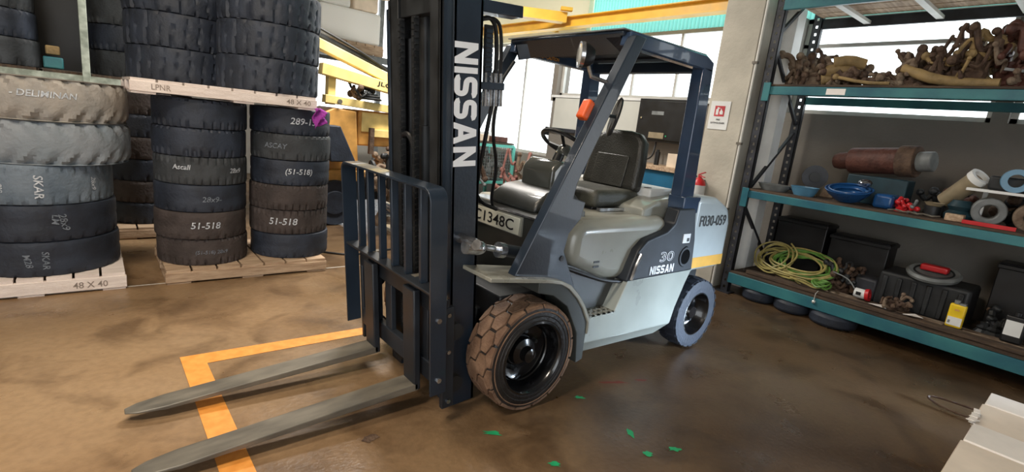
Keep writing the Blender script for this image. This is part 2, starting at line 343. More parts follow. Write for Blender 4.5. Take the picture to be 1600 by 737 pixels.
# right wall: solid below, window band 2.14-3.08, teal corrugated sheet above, bright opening further on
f = MB(); f.bx(XW, 4.9, -4.1, 4.4, 0, 2.04); f.bx(XW, 4.9, -7, -6, 0, 3.1); f.bx(XW, 4.9, -6, -4.1, 2.3, 3.1); f.bx(XW, 4.9, .4, 4.4, 2.04, 2.14); f.bx(XW, 4.9, 4.4, 7.2, 0, 1.05); f.bx(XW, 4.9, 7.2, 9, 0, 3.1)
f.bx(XW, 4.9, -4.1, -3.6, 2.04, 3.1); f.bx(XW, 4.9, -7, -4.0, 3.1, 4.6); f.bx(XW, 4.9, -4.0, 9.3, 4.5, 4.6)
for y in (-1.55, .4, 4.4): f.bx(XW, 4.9, y-.06, y+.06, 2.04, 3.1)
wr = struct('wall_right', f, 'walldark')
f = MB(); f.bx(XW, XW+.16, 3.8, 9.0, 3.1, 4.6); obj('upper_panel', f, 'creamsheet', wr)
f = MB(); y = -4.0
prof = []
while y < 3.79:
    prof += [(y, .0), (y+.022, .0), (y+.03, .014), (y+.052, .014)]; y += .06
vs = []; fs = []
for i, (yy, d) in enumerate(prof): vs += [(XW+.12-d, yy, 3.1), (XW+.12-d, yy, 4.6)]
for i in range(len(prof)-1): fs.append((2*i, 2*i+1, 2*i+3, 2*i+2))
f.add(vs, fs); obj('corrugated_sheet', f, 'tealsheet2', wr, smooth=False)
def window(n, y0, y1, z0, z1, cols, tr, x=XW+.1):
    f = MB()
    for a, b in ((z0, z0+.05), (z1-.05, z1)): f.bx(x, x+.06, y0, y1, a, b)
    for y in (y0, y1-.05): f.bx(x, x+.06, y, y+.05, z0, z1)
    o = struct(f'window_{n}', f, 'framegrey')
    for i in range(1, cols):
        y = y0+(y1-y0)*i/cols; g = MB(); g.bx(x+.01, x+.05, y-.018, y+.018, z0, z1); obj('mullion', g, 'framegrey', o)
    zs = [z0+.05]
    if tr:
        g = MB(); g.bx(x, x+.05, y0, y1, tr-.02, tr+.02); obj('transom', g, 'framegrey', o); zs.append(tr+.02)
    zs2 = zs[1:]+[z1-.05]
    for i in range(cols):
        for a, b in zip(zs, zs2):
            g = MB(); g.bx(x+.025, x+.031, y0+(y1-y0)*i/cols+.03, y0+(y1-y0)*(i+1)/cols-.03, a, b); obj('pane', g, 'glass', o)
window(1, -3.6, -1.61, 2.04, 3.1, 1, 2.82)
window(2, -1.49, .34, 2.04, 3.1, 1, 2.8)
window(3, .46, 4.34, 2.14, 3.1, 5, None)
window(4, 4.46, 7.2, 1.05, 3.1, 3, None)
f = MB(); f.bx(XW-.04, XW, .46, 4.4, 2.1, 2.14); struct('trim_1', f, 'white')
# things fixed to that wall
t = thing('wall_board', 'long pale grey board on the far wall above the dark rail, behind the seat', 'board', (XW-.02, 3.15, 1.58))
f = MB(); f.bx(XW-.03, XW, 2.34, 4.3, 1.58, 2.09); obj('board_panel', f, 'panelwhite', t)
f = MB(); f.bx(XW-.06, XW, 2.32, 4.36, 1.52, 1.575); obj('rail', f, 'rackdark', t)
t = thing('control_cabinet', 'black steel control cabinet on the far wall left of the concrete column', 'cabinet', (4.5, 1.9, 1.52))
f = MB(); f.bx(4.36, XW, 1.5, 2.3, 1.53, 2.12); obj('body', f, 'black', t, .006)
f = MB(); f.bx(4.34, 4.36, 1.53, 2.27, 1.56, 2.09); d_ = obj('door', f, 'black', t, .004)
f = MB(); f.cyl((4.34, 2.21, 1.85), (4.32, 2.21, 1.85), .012); obj('handle', f, 'chrome', d_)
f = MB(); f.bx(4.335, 4.34, 1.85, 2.05, 1.9, 1.95); obj('nameplate', f, 'greypl', d_)
f = MB(); f.bx(4.335, 4.34, 1.8, 2.05, 1.58, 1.66); obj('switch_plate', f, 'beige', d_)
f = MB(); f.cyl((4.335, 1.76, 1.62), (4.33, 1.76, 1.62), .01); obj('indicator_lamp', f, 'green', d_)
f = MB(); f.tube([(4.45, 1.98, 1.53), (4.42, 1.97, 1.35), (4.42, 2.05, 1.27), (4.45, 2.2, 1.27)], .012, 8, smooth=2); obj('cable', f, 'black', t)
t = thing('tool_bench', 'blue steel bench with a worn timber top under the black cabinet', 'bench', (4.3, 1.7, 0))
f = MB(); f.bx(4.1, 4.58, .9, 2.3, .05, 1.16); obj('carcass', f, 'bluebox', t, .01)
f = MB(); f.bx(4.05, 4.59, .85, 2.35, 1.16, 1.22); obj('worktop', f, 'wood', t, .005)
f = MB()
for a in (.95, 2.25):
    for b in (4.14, 4.54): f.bx(b-.02, b+.02, a-.02, a+.02, 0, .06)
obj('feet', f, 'black', t)
obj('spray_can', MB().cyl((4.25, 1.78, 1.22), (4.25, 1.78, 1.4), .035).cyl((4.25, 1.78, 1.4), (4.25, 1.78, 1.43), .02), 'black', label='small dark spray can standing on the blue bench top', cat='can')
obj('cardboard_box', MB().bx(4.15, 4.4, 1.25, 1.55, 1.22, 1.4), 'cardtan', bevel=.004, label='dusty box on the blue bench behind the rear cab pillar', cat='box')
# concrete column
f = MB(); f.bx(3.5, 3.9, .28, .7, 0, 4.6); col = struct('trim_2', f, 'concrete', bevel=.01)
t = thing('wall_conduit', 'pale conduit pipe running down the corner of the concrete column', 'conduit', (3.49, .26, 0))
f = MB(); f.tube([(3.485, .25, .02), (3.485, .25, 4.5)], .013, 10); obj('pipe', f, 'pipewhite', t)
for z in (.9, 1.6, 2.42, 3.1): obj('clip', MB().bx(3.465, 3.503, .23, .285, z, z+.025), 'steel', t)
# white upright box between column and rack
f = MB(); f.bx(3.92, 4.1, .12, .27, 0, 4.6); struct('trim_3', f, 'white')
# sign + extinguisher
t = thing('extinguisher_sign', 'white fire extinguisher sign with a red pictogram on the concrete column', 'sign', (3.495, .555, 1.74))
f = MB(); f.bx(3.492, 3.499, .44, .665, 1.74, 2.04); obj('board', f, 'white', t)
f = MB()
f.bx(3.489, 3.492, .495, .61, 1.88, 1.99); obj('pictogram_field', f, 'signred', t)
f = MB(); f.cyl((3.488, .575, 1.895), (3.488, .575, 1.96), .0, n=4)
f = MB(); f.bx(3.486, 3.489, .562, .592, 1.895, 1.955); f.bx(3.486, 3.489, .566, .58, 1.955, 1.975); f.bx(3.486, 3.489, .55, .566, 1.96, 1.97)
f.prism([(.51, 1.9), (.545, 1.9), (.55, 1.925), (.54, 1.94), (.535, 1.965), (.525, 1.945), (.512, 1.93)], 0, 3.486, 3.489); obj('pictogram', f, 'white', t)
text_plane('lettering', 'FIRE', 'ink', t, (3.491, .575, 1.835), (0, -1, 0), (0, 0, 1), ht=.018, fat=.02)
text_plane('lettering', 'EXTINGUISHER', 'ink', t, (3.491, .635, 1.80), (0, -1, 0), (0, 0, 1), wd=.165, ht=.018, fat=.02)
t = thing('fire_extinguisher', 'red fire extinguisher with a white label hung on the concrete column', 'extinguisher', (3.4, .6, .86))
f = MB(); f.lathe([(0, 0), (.065, 0), (.075, .04), (.075, .78), (.06, .9), (.025, 1), (0, 1)], 24, (3.4, .585, .86), (3.4, .585, 1.2)); obj('cylinder', f, 'red', t)
f = MB(); f.lathe([(.0765, 0), (.0765, 1)], 24, (3.4, .585, .98), (3.4, .585, 1.12)); obj('label_band', f, 'white', t)
f = MB(); f.cyl((3.4, .585, 1.19), (3.4, .585, 1.23), .02); f.beam((3.4, .6, 1.235), (3.33, .49, 1.27), .02, .008); f.beam((3.4, .6, 1.225), (3.33, .49, 1.215), .02, .008); obj('handle', f, 'red', t)
f = MB(); f.tube([(3.4, .62, 1.21), (3.36, .68, 1.2), (3.33, .68, 1.1), (3.33, .66, .95)], .01, 8, smooth=2); obj('hose', f, 'black', t)
obj('wall_bracket', MB().bx(3.46, 3.5, .57, .6, .95, 1.18), 'steel', t)
# crane girders
t = thing('crane_runway_beam', 'long yellow crane runway beam crossing in front of the teal sheet wall', 'beam', (4.3, 3, 3.2))
f = MB(); f.bx(4.24, 4.42, .76, 8.9, 3.33, 3.345); f.bx(4.24, 4.42, .76, 8.9, 3.18, 3.195); f.bx(4.32, 4.335, .76, 8.9, 3.195, 3.33); obj('girder', f, 'crane', t)
for y in (1.0, 4.5, 8.3): obj('bracket', MB().bx(4.42, XW+.01, y-.04, y+.04, 3.2, 3.32), 'crane', t)
t = thing('swing_jib', 'yellow swing jib of the crane passing behind the mast top', 'jib', (3.3, 4.5, 3.3))
f = MB(); f.beam((1.4, 6.0, 3.33), (4.22, 3.9, 3.31), .12, .16); obj('arm', f, 'crane', t, .005)
f = MB(); f.beam((1.9, 5.5, 3.24), (4.1, 3.86, 3.22), .2, .02); obj('lower_flange', f, 'crane', t)
obj('end_stop', MB().beam((4.05, 3.88, 3.42), (4.2, 3.77, 3.42), .1, .05), 'crane', t)
obj('hanger', MB().beam((1.5, 5.92, 3.4), (1.5, 5.92, 4.6), .08, .08), 'crane', t)
# housings for the added, unseen fill lamps
for x, y, i in ((-3.2, -1.2, 0), (-1.6, .6, 0), (1.2, 3.1, 0)):
    t = thing('ceiling_lamp', ['long ceiling lamp above the open floor', 'ceiling lamp above the mast', 'ceiling lamp above the boom lift'][[-3.2, -1.6, 1.2].index(x)], 'lamp', (x, y, 4.4))
    obj('housing', MB().bx(x-.85, x+.85, y-.35, y+.35, 4.4, 4.46), 'white', t)
    obj('suspension_rod', MB().bx(x-.01, x+.01, y-.01, y+.01, 4.46, 4.6), 'steel', t)
# floor marking
t = thing('bay_marking', 'yellow painted corner line marking the parking bay under the forks', 'marking', (-1.4, .4, 0))
obj('long_stripe', MB().add([(-1.485, .83, .002), (-.33, .80, .002), (-.35, .69, .002), (-1.365, .69, .002)], [(0, 1, 2, 3)]), 'tape', t)
obj('short_stripe', MB().add([(-1.485, .8301, .0022), (-1.365, .69, .0022), (-1.35, -.9, .0022), (-1.48, -.9, .0022)], [(0, 1, 2, 3)]), 'tape', t)
def splash(pts, m, r):
    for (x, y, a, l) in pts:
        v = []
        for i in range(14):
            t_ = 2*PI*i/14; q = (1+random.uniform(-.45, .45)); px, py = l*math.cos(t_)*q, r*math.sin(t_)*q
            v.append((x+px*math.cos(a)-py*math.sin(a), y+px*math.sin(a)+py*math.cos(a), .0022))
        obj('paint_splash', MB().add(v, [list(range(14))]), m, floor, smooth=False)
splash([(.365, -.676, -.6, .035), (-.308, -.705, -.7, .045), (.345, -1.078, .9, .045), (.442, -1.293, -.6, .03), (.28, -1.24, -.9, .025), (-.2, -1.05, -.8, .03)], 'green', .018)
splash([(.72, -.66, -.5, .09), (.9, -.72, -.4, .04)], 'pink', .014)
t_ = thing('floor_grime', 'dark oily smudge on the floor beside the near fork', 'stain', (-.85, -.42, 0))
v = [(-.86+.05*math.cos(a)*random.uniform(.6, 1.2), -.44+.03*math.sin(a)*random.uniform(.6, 1.2), .002) for a in [2*PI*i/16 for i in range(16)]]
obj('smudge', MB().add(v, [list(range(16))]), 'rust', t_, smooth=False)
# =================================================================== FORKLIFT
FK = thing('forklift', 'grey and navy forklift truck with lowered forks parked on the marked bay', 'forklift', (.6, 0, 0))
def side(fn, m, name, bevel=0, both=True, seg=2, **k):
    out = []
    for s in ((1, -1) if both else (-1,)):
        mb = MB(Matrix.Diagonal((1, -s if both else 1, 1, 1))); fn(mb); out.append(obj(name, mb, m, FK, bevel, seg, **k))
    return out
# chassis
obj('chassis', MB().bx(-.12, 1.36, -.42, .42, .22, .62).bx(1.3, 1.9, -.36, .36, .3, .66), 'dark', FK, .01)
def sp(mb):
    # lower side panel with the undercut sill, near side is +1 * -y
    poly = [(.42, .31), (.43, .47), (.67, .47), (.76, .665), (1.49, .67), (1.44, .58), (1.36, .40), (1.33, .285)]
    mb.prism(poly, 1, .6, .45)
    a = [(.42, -.6, .31), (1.33, -.6, .285), (1.27, -.52, .185), (.44, -.52, .205)]
    a = [(x, -y, z) for x, y, z in a]; b = [(x, y-.06, z) for x, y, z in a]
    mb.add(a+b, [(0, 1, 2, 3), (7, 6, 5, 4), (0, 4, 5, 1), (1, 5, 6, 2), (2, 6, 7, 3), (3, 7, 4, 0)])
def mir(fn):  # build for -y side and +y side
    return fn
for s in (-1, 1):
    m_ = Matrix.Diagonal((1, s, 1, 1))
    mb = MB(m_); sp(mb); obj('side_panel', mb, 'grey', FK, .004)
    # perforated step plate
    mb = MB(m_)
    nx, ny = 6, 5; x0, x1, y0, y1 = .38, .67, .4, .6
    for i in range(nx+1): mb.bx(x0+(x1-x0)*i/nx-.014, x0+(x1-x0)*i/nx+.014, y0, y1, .472, .478)
    for j in range(ny+1): mb.bx(x0, x1, y0+(y1-y0)*j/ny-.012, y0+(y1-y0)*j/ny+.0, .472, .478)
    obj('step_plate', mb, 'hood', FK)
    # floor riser (dark area under hood)
    mb = MB(m_); mb.prism([(.25, .48), (.68, .48), (.78, .69), (.6, .70), (.27, .80), (.2, .7)], 1, .5, .3); obj('floor_riser', mb, 'cowl', FK, .005)
    # hood side dark panel
    mb = MB(m_)
    poly = [(.74, .662), (1.49, .668), (1.46, .9), (1.40, 1.12), (1.2, 1.12), (1.175, 1.02), (1.1, .97), (.9, .925), (.82, .86), (.775, .76)]
    mb.prism(poly, 1, .604, .5); o_ = obj('hood_side_trim', mb, 'navy_dull', FK, .012, 3)
    # handhold opening ring
    mb = MB(m_); mb.lathe([(.055, 0), (.07, 0), (.07, 1), (.055, 1)], 20, (1.36, .6, .78), (1.36, .612, .78), closed=True); obj('handhold_ring', mb, 'navy_dull', FK)
    mb = MB(m_); mb.prism([(1.36+.056*math.cos(a)*.9, .78+.075*math.sin(a)) for a in [2*PI*i/20 for i in range(20)]], 1, .6, .6065); obj('handhold_recess', mb, 'hole', FK)  # flat black disc standing in for the shade inside the handhold
    # fender
    mb = MB(m_)
    pr = [(-.36, .815), (.04, .765), (.14, .745), (.22, .71), (.3, .64), (.36, .57), (.42, .475), (.425, .40)]
    lo = [(x-.012 if i > 2 else x, z-.022) for i, (x, z) in enumerate(pr)]
    mb.prism(pr+lo[::-1], 1, .625, .36); obj('front_fender', mb, 'hood', FK, .004)
    mb = MB(m_); mb.prism([(-.02, .75), (.13, .73), (.21, .695), (.29, .63), (.35, .56), (.41, .46), (.415, .215), (.36, .2), (.33, .4), (.22, .58), (.1, .66), (-.02, .69)], 1, .612, .42)
    obj('wheel_arch_skirt', mb, 'skirt', FK, .004)
# text decals near side (facing -y)
U, V_ = (1, 0, 0), (0, 0, 1)
text_plane('lettering', '30', 'decalwhite', FK, (1.06, -.606, .765), U, (0.03, 0, 1), wd=.16, ht=.07, fat=.03)
text_plane('lettering', '30', 'navy_dull', FK, (1.064, -.6075, .769), U, (0.03, 0, 1), wd=.152, ht=.062, fat=-.014)
text_plane('lettering', 'NISSAN', 'decalwhite', FK, (.97, -.606, .685), U, V_, wd=.27, ht=.058, fat=.035)
text_plane('lettering', 'NISSAN', 'decalwhite', FK, (1.24, .606, .685), (-1, 0, 0), V_, wd=.27, ht=.058, fat=.035)
obj('white_sticker', MB().bx(1.30, 1.385, -.6075, -.604, .88, .945), 'decalwhite', FK)
obj('sticker_print', MB().bx(1.345, 1.375, -.6085, -.6075, .89, .915), 'ink', FK)
mb = MB(); mb.tube([(.775, -.612, .675), (.80, -.612, .76), (.84, -.612, .84)], .012, 8, smooth=1); obj('trim_highlight_strip', mb, 'chrome', FK)
# hood
mb = MB(); mb.prism([(.26, .80), (.27, 1.0), (.36, 1.055), (1.0, 1.05), (1.2, 1.06), (1.22, .8), (.9, .64), (.6, .67)], 1, -.545, .545)
obj('hood', mb, 'hood', FK, .075, 6, ang=60)
mb = MB(); mb.tube([(.24, -.55, .785), (.45, -.555, .715), (.6, -.556, .67), (.8, -.556, .645), (.88, -.55, .72), (.96, -.55, .86), (1.1, -.55, .93)], .012, 8, smooth=2); obj('hood_seal', mb, 'black', FK)
for z in (.765, .795): obj('hood_vent', MB().bx(.47, .52, -.549, -.543, z, z+.012), 'black', FK)
obj('rear_deck', MB().prism([(1.0, 1.0), (1.0, 1.1), (1.15, 1.15), (1.5, 1.185), (1.5, .9)], 1, -.46, .46), 'hood', FK, .02, 3)
obj('radiator_cover', MB().bx(1.2, 1.5, -.35, .42, 1.15, 1.215), 'white', FK, .015, 3)
# counterweight
mb = MB(); mb.prism([(1.42, .62), (1.50, .62), (1.55, .645), (1.9, .645), (1.95, .75), (1.95, 1.0), (1.90, 1.12), (1.72, 1.19), (1.42, 1.21)], 1, -.59, .59)
obj('counterweight', mb, 'cwt', FK, .05, 4, ang=50)
obj('counterweight_base', MB().bx(1.5, 1.93, -.4, .4, .38, .66), 'dark', FK, .01)
obj('yellow_band', MB().bx(1.47, 1.915, -.5925, -.585, .675, .755), 'yellow_band', FK)
obj('yellow_band', MB().bx(1.47, 1.915, .585, .5925, .675, .755), 'yellow_band', FK)
text_plane('lettering', 'F030-059', 'ink', FK, (1.50, -.592, .985), U, V_, wd=.36, ht=.08, fat=.012)
# overhead guard ------------------------------------------------
for s in (-1, 1):
    m_ = Matrix.Diagonal((1, s, 1, 1))
    mb = MB(m_); mb.prism([(-.17, .79), (.515, 2.10), (.605, 2.10), (.205, 1.28), (.19, 1.2), (.29, 1.175), (.27, 1.08), (.19, 1.0), (.17, .9), (.26, .74), (.36, .56), (.30, .635), (.22, .70), (.12, .74), (.02, .755)], 1, .58, .515)
    obj('front_pillar', mb, 'navy', FK, .006, 2)
    obj('pillar_bolt', MB(m_).cyl((.155, .58, .86), (.155, .585, .86), .016), 'black', FK)
    mb = MB(m_); mb.prism([(1.29, 1.1), (1.285, 2.05), (1.40, 2.05), (1.45, 1.1)], 1, .54, .45); obj('rear_pillar', mb, 'cabblue', FK, .008, 2)
    obj('pillar_bracket', MB(m_).bx(1.27, 1.47, .45, .585, 1.08, 1.2), 'cabblue', FK, .008)
    mb = MB(m_); mb.prism([(.50, 2.045), (.52, 2.125), (1.30, 2.125), (1.40, 2.09), (1.40, 2.02), (1.3, 2.03), (.6, 2.04)], 1, .54, .47); obj('roof_rail', mb, 'cabblue', FK, .01, 2)
    obj('corner_gusset', MB(m_).add([(.5, .47, 2.115), (.5, .33, 2.115), (.66, .47, 2.03), (.55, .47, 2.0), (.51, .47, 2.115), (.51, .33, 2.115), (.67, .47, 2.03), (.56, .47, 2.0)], [(0, 1, 2, 3), (7, 6, 5, 4), (0, 4, 5, 1), (1, 5, 6, 2), (2, 6, 7, 3), (3, 7, 4, 0)]), 'cabblue', FK)
obj('roof_front_rail', MB().prism([(.485, 2.112), (.49, 2.126), (.62, 2.126), (.68, 2.035), (.66, 2.03)], 1, -.5, .5), 'navy', FK, .006)
obj('roof_rear_rail', MB().bx(1.32, 1.4, -.5, .5, 2.02, 2.09), 'navy', FK, .006)
obj('roof_top_plate', MB().bx(.475, 1.33, -.515, .515, 2.127, 2.134), 'greypl', FK)
obj('roof_panel', MB().bx(.55, 1.36, -.48, .48, 2.095, 2.115), 'navy_dull', FK)
for x in (.75, .95, 1.15): obj('roof_bar', MB().bx(x-.02, x+.02, -.48, .48, 2.08, 2.095), 'navy_dull', FK)
text_plane('warning_lettering', '\u25b2 WARNING - CAUTION', 'warn', FK, (.60, .467, 2.046), (1, 0, 0), V_, wd=.34, ht=.03, fat=.03)
obj('grab_rod', MB().tube([(.5, .45, 1.98), (.42, .45, 1.86), (.33, .45, 1.72), (.28, .46, 1.66)], .012, 8, smooth=1), 'dark', FK)
# work lamp
wl = obj('work_lamp', MB().lathe([(0, 1), (.04, 1), (.062, .55), (.068, .1), (.06, 0)], 24, (.235, -.44, 1.955), (.298, -.48, 1.955)), 'black', FK)
obj('lens', MB().lathe([(0, 0), (.03, .04), (.058, .3)], 24, (.230, -.437, 1.955), (.24, -.443, 1.955)), 'lens', wl)
obj('bezel', MB().lathe([(.058, 0), (.068, 0), (.07, 1), (.06, 1)], 24, (.232, -.438, 1.955), (.249, -.449, 1.955), closed=True), 'chrome', wl)
obj('lamp_arm', MB().tube([(.27, -.48, 1.9), (.29, -.49, 1.85), (.38, -.53, 1.83)], .012, 8), 'chrome', wl)
obj('indicator_light', MB().beam((.225, -.52, 1.62), (.275, -.52, 1.72), .06, .05), 'orange', FK, .012, 3)
mm = Matrix.Translation((.62, -.42, 1.66)) @ Matrix.Rotation(R(18), 4, 'Y') @ Matrix.Rotation(R(-28), 4, 'Z') @ Matrix.Rotation(R(90), 4, 'Y') @ Matrix.Diagonal((.125, .055, 1, 1))
obj('mirror', MB(mm).lathe([(0, 0), (.9, 0), (1, .3), (.95, .8), (0, 1)], 28, (0, 0, -.012), (0, 0, .012)), 'black', FK)
obj('mirror_arm', MB().tube([(.43, -.5, 1.66), (.61, -.44, 1.66)], .01, 8).ball((.60, -.45, 1.66), .016), 'black', FK)
# cowl / dash ---------------------------------------------------
obj('front_cowl', MB().prism([(.18, .5), (.18, .86), (.175, 1.02), (.21, 1.05), (.34, 1.05), (.34, .5)], 1, -.42, .42), 'cowl', FK, .01)
obj('cowl_top_strip', MB().bx(.165, .178, -.40, .40, 1.018, 1.03), 'chrome', FK)
pl = obj('number_plate', MB().bx(.158, .164, -.19, .30, .898, 1.003), 'platewhite', FK, .003)
obj('plate_backing', MB().bx(.164, .18, -.205, .315, .893, 1.012), 'hood', pl)
text_plane('lettering', 'C1348C', 'ink', pl, (.157, .28, .916), (0, -1, 0), (0, 0, 1), wd=.42, ht=.07, fat=.012)
obj('console_hump', MB().prism([(.19, 1.045), (.22, 1.11), (.31, 1.17), (.5, 1.2), (.6, 1.12), (.6, 1.045)], 1, -.27, .2), 'cowl', FK, .03, 4, ang=60)
obj('instrument_pod', MB().prism([(.40, 1.16), (.40, 1.30), (.46, 1.36), (.62, 1.34), (.64, 1.16)], 1, -.17, .13), 'cowlgloss', FK, .025, 4, ang=60)
sw = obj('steering_column', MB().tube([(.5, -.02, 1.2), (.59, -.02, 1.39)], .035, 12), 'black', FK)
a_ = R(30); cx, cy, cz = .63, -.02, 1.41
ring = [(cx+.17*math.cos(t)*math.cos(a_), cy+.17*math.sin(t), cz+.05+.17*math.cos(t)*-math.sin(a_)*-1*-1) for t in [2*PI*i/40 for i in range(40)]]
whl = obj('steering_wheel', MB().tube(ring, .014, 8, closed=True), 'black', FK)
mb = MB()
for t in (R(90), R(210), R(330)): mb.tube([(cx, cy, cz+.02), (cx+.165*math.cos(t)*math.cos(a_), cy+.165*math.sin(t), cz+.05-.165*math.cos(t)*math.sin(a_))], .011, 6)
obj('spokes', mb, 'black', whl); obj('wheel_hub', MB().lathe([(0, 0), (.05, 0), (.055, .5), (.035, 1), (0, 1)], 20, (cx-.01, cy, cz-.03), (cx+.02, cy, cz+.04)), 'cowlgloss', whl)
obj('wheel_knob', MB().cyl((cx-.1, cy+.09, cz+.1), (cx-.09, cy+.09, cz+.15), .018), 'black', whl)
for i, y in enumerate((-.24, -.28, -.32)): obj('control_lever', MB().tube([(.44, y, 1.05), (.42, y, 1.2+.02*i)], .007, 6).ball((.42, y, 1.215+.02*i), .018), 'black', FK)
obj('side_console', MB().bx(.3, .48, -.42, -.2, 1.045, 1.09), 'greypl', FK, .01)
# seat ----------------------------------------------------------
st = obj('seat', MB().bx(.72, 1.2, -.27, .25, 1.07, 1.19), 'seatdust', FK, .045, 5, ang=60)
obj('seat_base', MB().bx(.76, 1.16, -.22, .2, 1.04, 1.09), 'black', FK, .01)
def rot_box(name, c, s, rx, m, par, bev, seg=5):
    mb = MB(Matrix.Translation(c) @ Matrix.Rotation(R(rx), 4, 'Y')); mb.bx(-s[0]/2, s[0]/2, -s[1]/2, s[1]/2, -s[2]/2, s[2]/2); return obj(name, mb, m, par, bev, seg, ang=60)
mb = MB(Matrix.Translation((1.2, -.01, 1.37)) @ Matrix.Rotation(R(12), 4, 'Y'))
mb.prism([(-.26, -.2), (-.25, .0), (-.22, .16), (-.16, .215), (-.08, .23), (.08, .23), (.16, .215), (.22, .16), (.25, .0), (.26, -.2)], 0, -.05, .05); obj('backrest', mb, 'seat', FK, .035, 4, ang=60)
mb = MB(Matrix.Translation((1.2, -.01, 1.37)) @ Matrix.Rotation(R(12), 4, 'Y'))
mb.bx(-.062, -.05, -.15, .15, -.19, .04); obj('backrest_insert', mb, 'seat', FK, .012, 3)
obj('seatbelt_buckle', MB().bx(1.22, 1.27, -.31, -.27, 1.13, 1.22).tube([(1.24, -.29, 1.1), (1.24, -.29, 1.16)], .015), 'black', FK, .006)
obj('seat_rail', MB().bx(.75, 1.15, -.3, -.27, 1.055, 1.075), 'chrome', FK)
# ---- mast (tilted slightly forward)
MT = Matrix.Translation((-.3, 0, .1)) @ Matrix.Rotation(R(-4.6), 4, 'Y') @ Matrix.Translation((.3, 0, -.1))
mast = bpy.data.objects.new('mast', None)
def tb(): return MB(MT)
for s in (-1, 1):
    def S(a, b): e = -.07 if s > 0 else 0; return (min(s*a, s*b)+e, max(s*a, s*b)+e)
    mb = tb(); mb.bx(-.38, -.215, *S(.355, .38), -.0, 2.1); mb.bx(-.38, -.36, *S(.255, .38), 0, 2.1); mb.bx(-.235, -.215, *S(.29, .38), 0, 2.1)
    oc = obj('outer_mast_channel', mb, 'navy', FK, .004)
    mb = tb(); mb.bx(-.40, -.23, *S(.275, .295), .06, 2.16); mb.bx(-.40, -.385, *S(.20, .295), .06, 2.16); mb.bx(-.25, -.235, *S(.22, .295), .06, 2.16); obj('inner_mast_channel', mb, 'dark', FK, .003)
    obj('lift_cylinder', tb().cyl((-.29, s*.2, .2), (-.29, s*.2, 1.95), .03), 'black', FK)
    # leaf chains
    mb = tb()
    for i in range(56):
        z = .35+i*.03; mb.bx(-.425, -.395, s*.075-.012, s*.075+.012, z, z+.022)
        mb.bx(-.420, -.40, s*.075-.02, s*.075+.02, z+.02, z+.03)
    obj('lift_chain', mb, 'chrome' if 0 else 'dark', FK)
if 1:
    vs, fs, W_, H_ = heavy_letters('NISSAN')
    mb = tb(); mb.add([(-.375+b/H_*.132, -.383, 1.905-a/W_*.575) for a, b in vs], fs); obj('lettering', mb, 'decalwhite', FK, smooth=False)
    mb = tb(); mb.add([(-.24-b/H_*.115, .313, 1.905-a/W_*.56) for a, b in vs], fs); obj('lettering', mb, 'decalwhite', FK, smooth=False)
obj('mast_cylinder', tb().cyl((-.31, .0, .15), (-.31, .0, 1.5), .055, n=20).cyl((-.31, 0, 1.5), (-.31, 0, 2.05), .03), 'dark', FK)
for z in (.12, 1.05, 1.98): obj('mast_cross_member', tb().bx(-.24, -.2, -.36, .36, z, z+.12), 'navy', FK, .006)
for z in (.3, 2.04): obj('inner_cross_member', tb().bx(-.385, -.33, -.28, .28, z, z+.1), 'dark', FK, .005)
obj('dust_guard', tb().bx(-.30, -.295, -.02, .26, .5, 2.0), 'dark', FK)
obj('top_bracket', tb().bx(-.24, .03, -.375, -.28, 2.05, 2.105), 'navy', FK, .005)
obj('hose_bracket', tb().bx(-.215, -.06, -.36, -.33, 1.70, 1.735), 'navy', FK, .003)
for i, (x, r_) in enumerate(((-.10, .011), (-.07, .009))):
    obj('hydraulic_hose', tb().tube([(-.2, -.33, 2.02-.0*i), (x-.04, -.335, 2.04), (x, -.335, 1.98), (x, -.335, 1.72), (x-.04, -.33, 1.5), (x-.06+.09*i, -.3, 1.3), (x-.03+.08*i, -.22, 1.12), (0.1, -.12+.03*i, 1.02)], r_, 8, smooth=2), 'black', FK)
mb = tb()
for i in range(13): mb.bx(-.175, -.135, -.352, -.328, 1.70+i*.022, 1.716+i*.022)
obj('hose_guard_chain', mb, 'navy', FK)
obj('chain_backing', tb().bx(-.178, -.132, -.345, -.332, 1.69, 2.0), 'black', FK)  # black plate added to darken the bright gaps between links
for i in range(4): obj('hose_fitting', tb().cyl((-.17+.032*i, -.345, 1.62), (-.17+.032*i, -.345, 1.70), .011, n=8).cyl((-.17+.032*i, -.345, 1.735), (-.17+.032*i, -.345, 1.78), .009, n=8), 'chrome', FK)
obj('hose_loop', tb().tube([(-.37, .1, 1.1), (-.40, .12, 1.36), (-.41, .07, 1.45), (-.41, .0, 1.46), (-.40, -.05, 1.38), (-.39, -.05, 1.1)], .014, 8, smooth=2), 'black', FK)
# tilt cylinders
for s in (-1, 1):
    y = s*.44
    tc_ = obj('tilt_cylinder', MB().tube([(-.18, y, .90), (.24, y, .82)], .034, 14), 'cowlgloss' if 0 else 'navy_dull', FK)
    obj('piston_rod', MB().tube([(-.36, y, .935), (-.18, y, .90)], .016, 10), 'chrome', tc_)
    obj('gland', MB().tube([(-.19, y, .90), (-.15, y, .893)], .042, 14), 'chrome', tc_)
    obj('clevis', MB().tube([(-.42, s*.47, .94), (-.35, s*.47, .93)], .038, 12).cyl((-.39, s*.36, .96), (-.39, s*.52, .96), .028).ball((-.33, s*.46, .925), (.05, .035, .035)), 'chrome', tc_)
obj('bent_hose', MB().tube([(.22, -.1, .83), (.21, -.14, .845), (.21, -.2, .83), (.21, -.2, .80), (.21, -.13, .785), (.21, -.05, .79)], .009, 8, smooth=2), 'hood', FK)
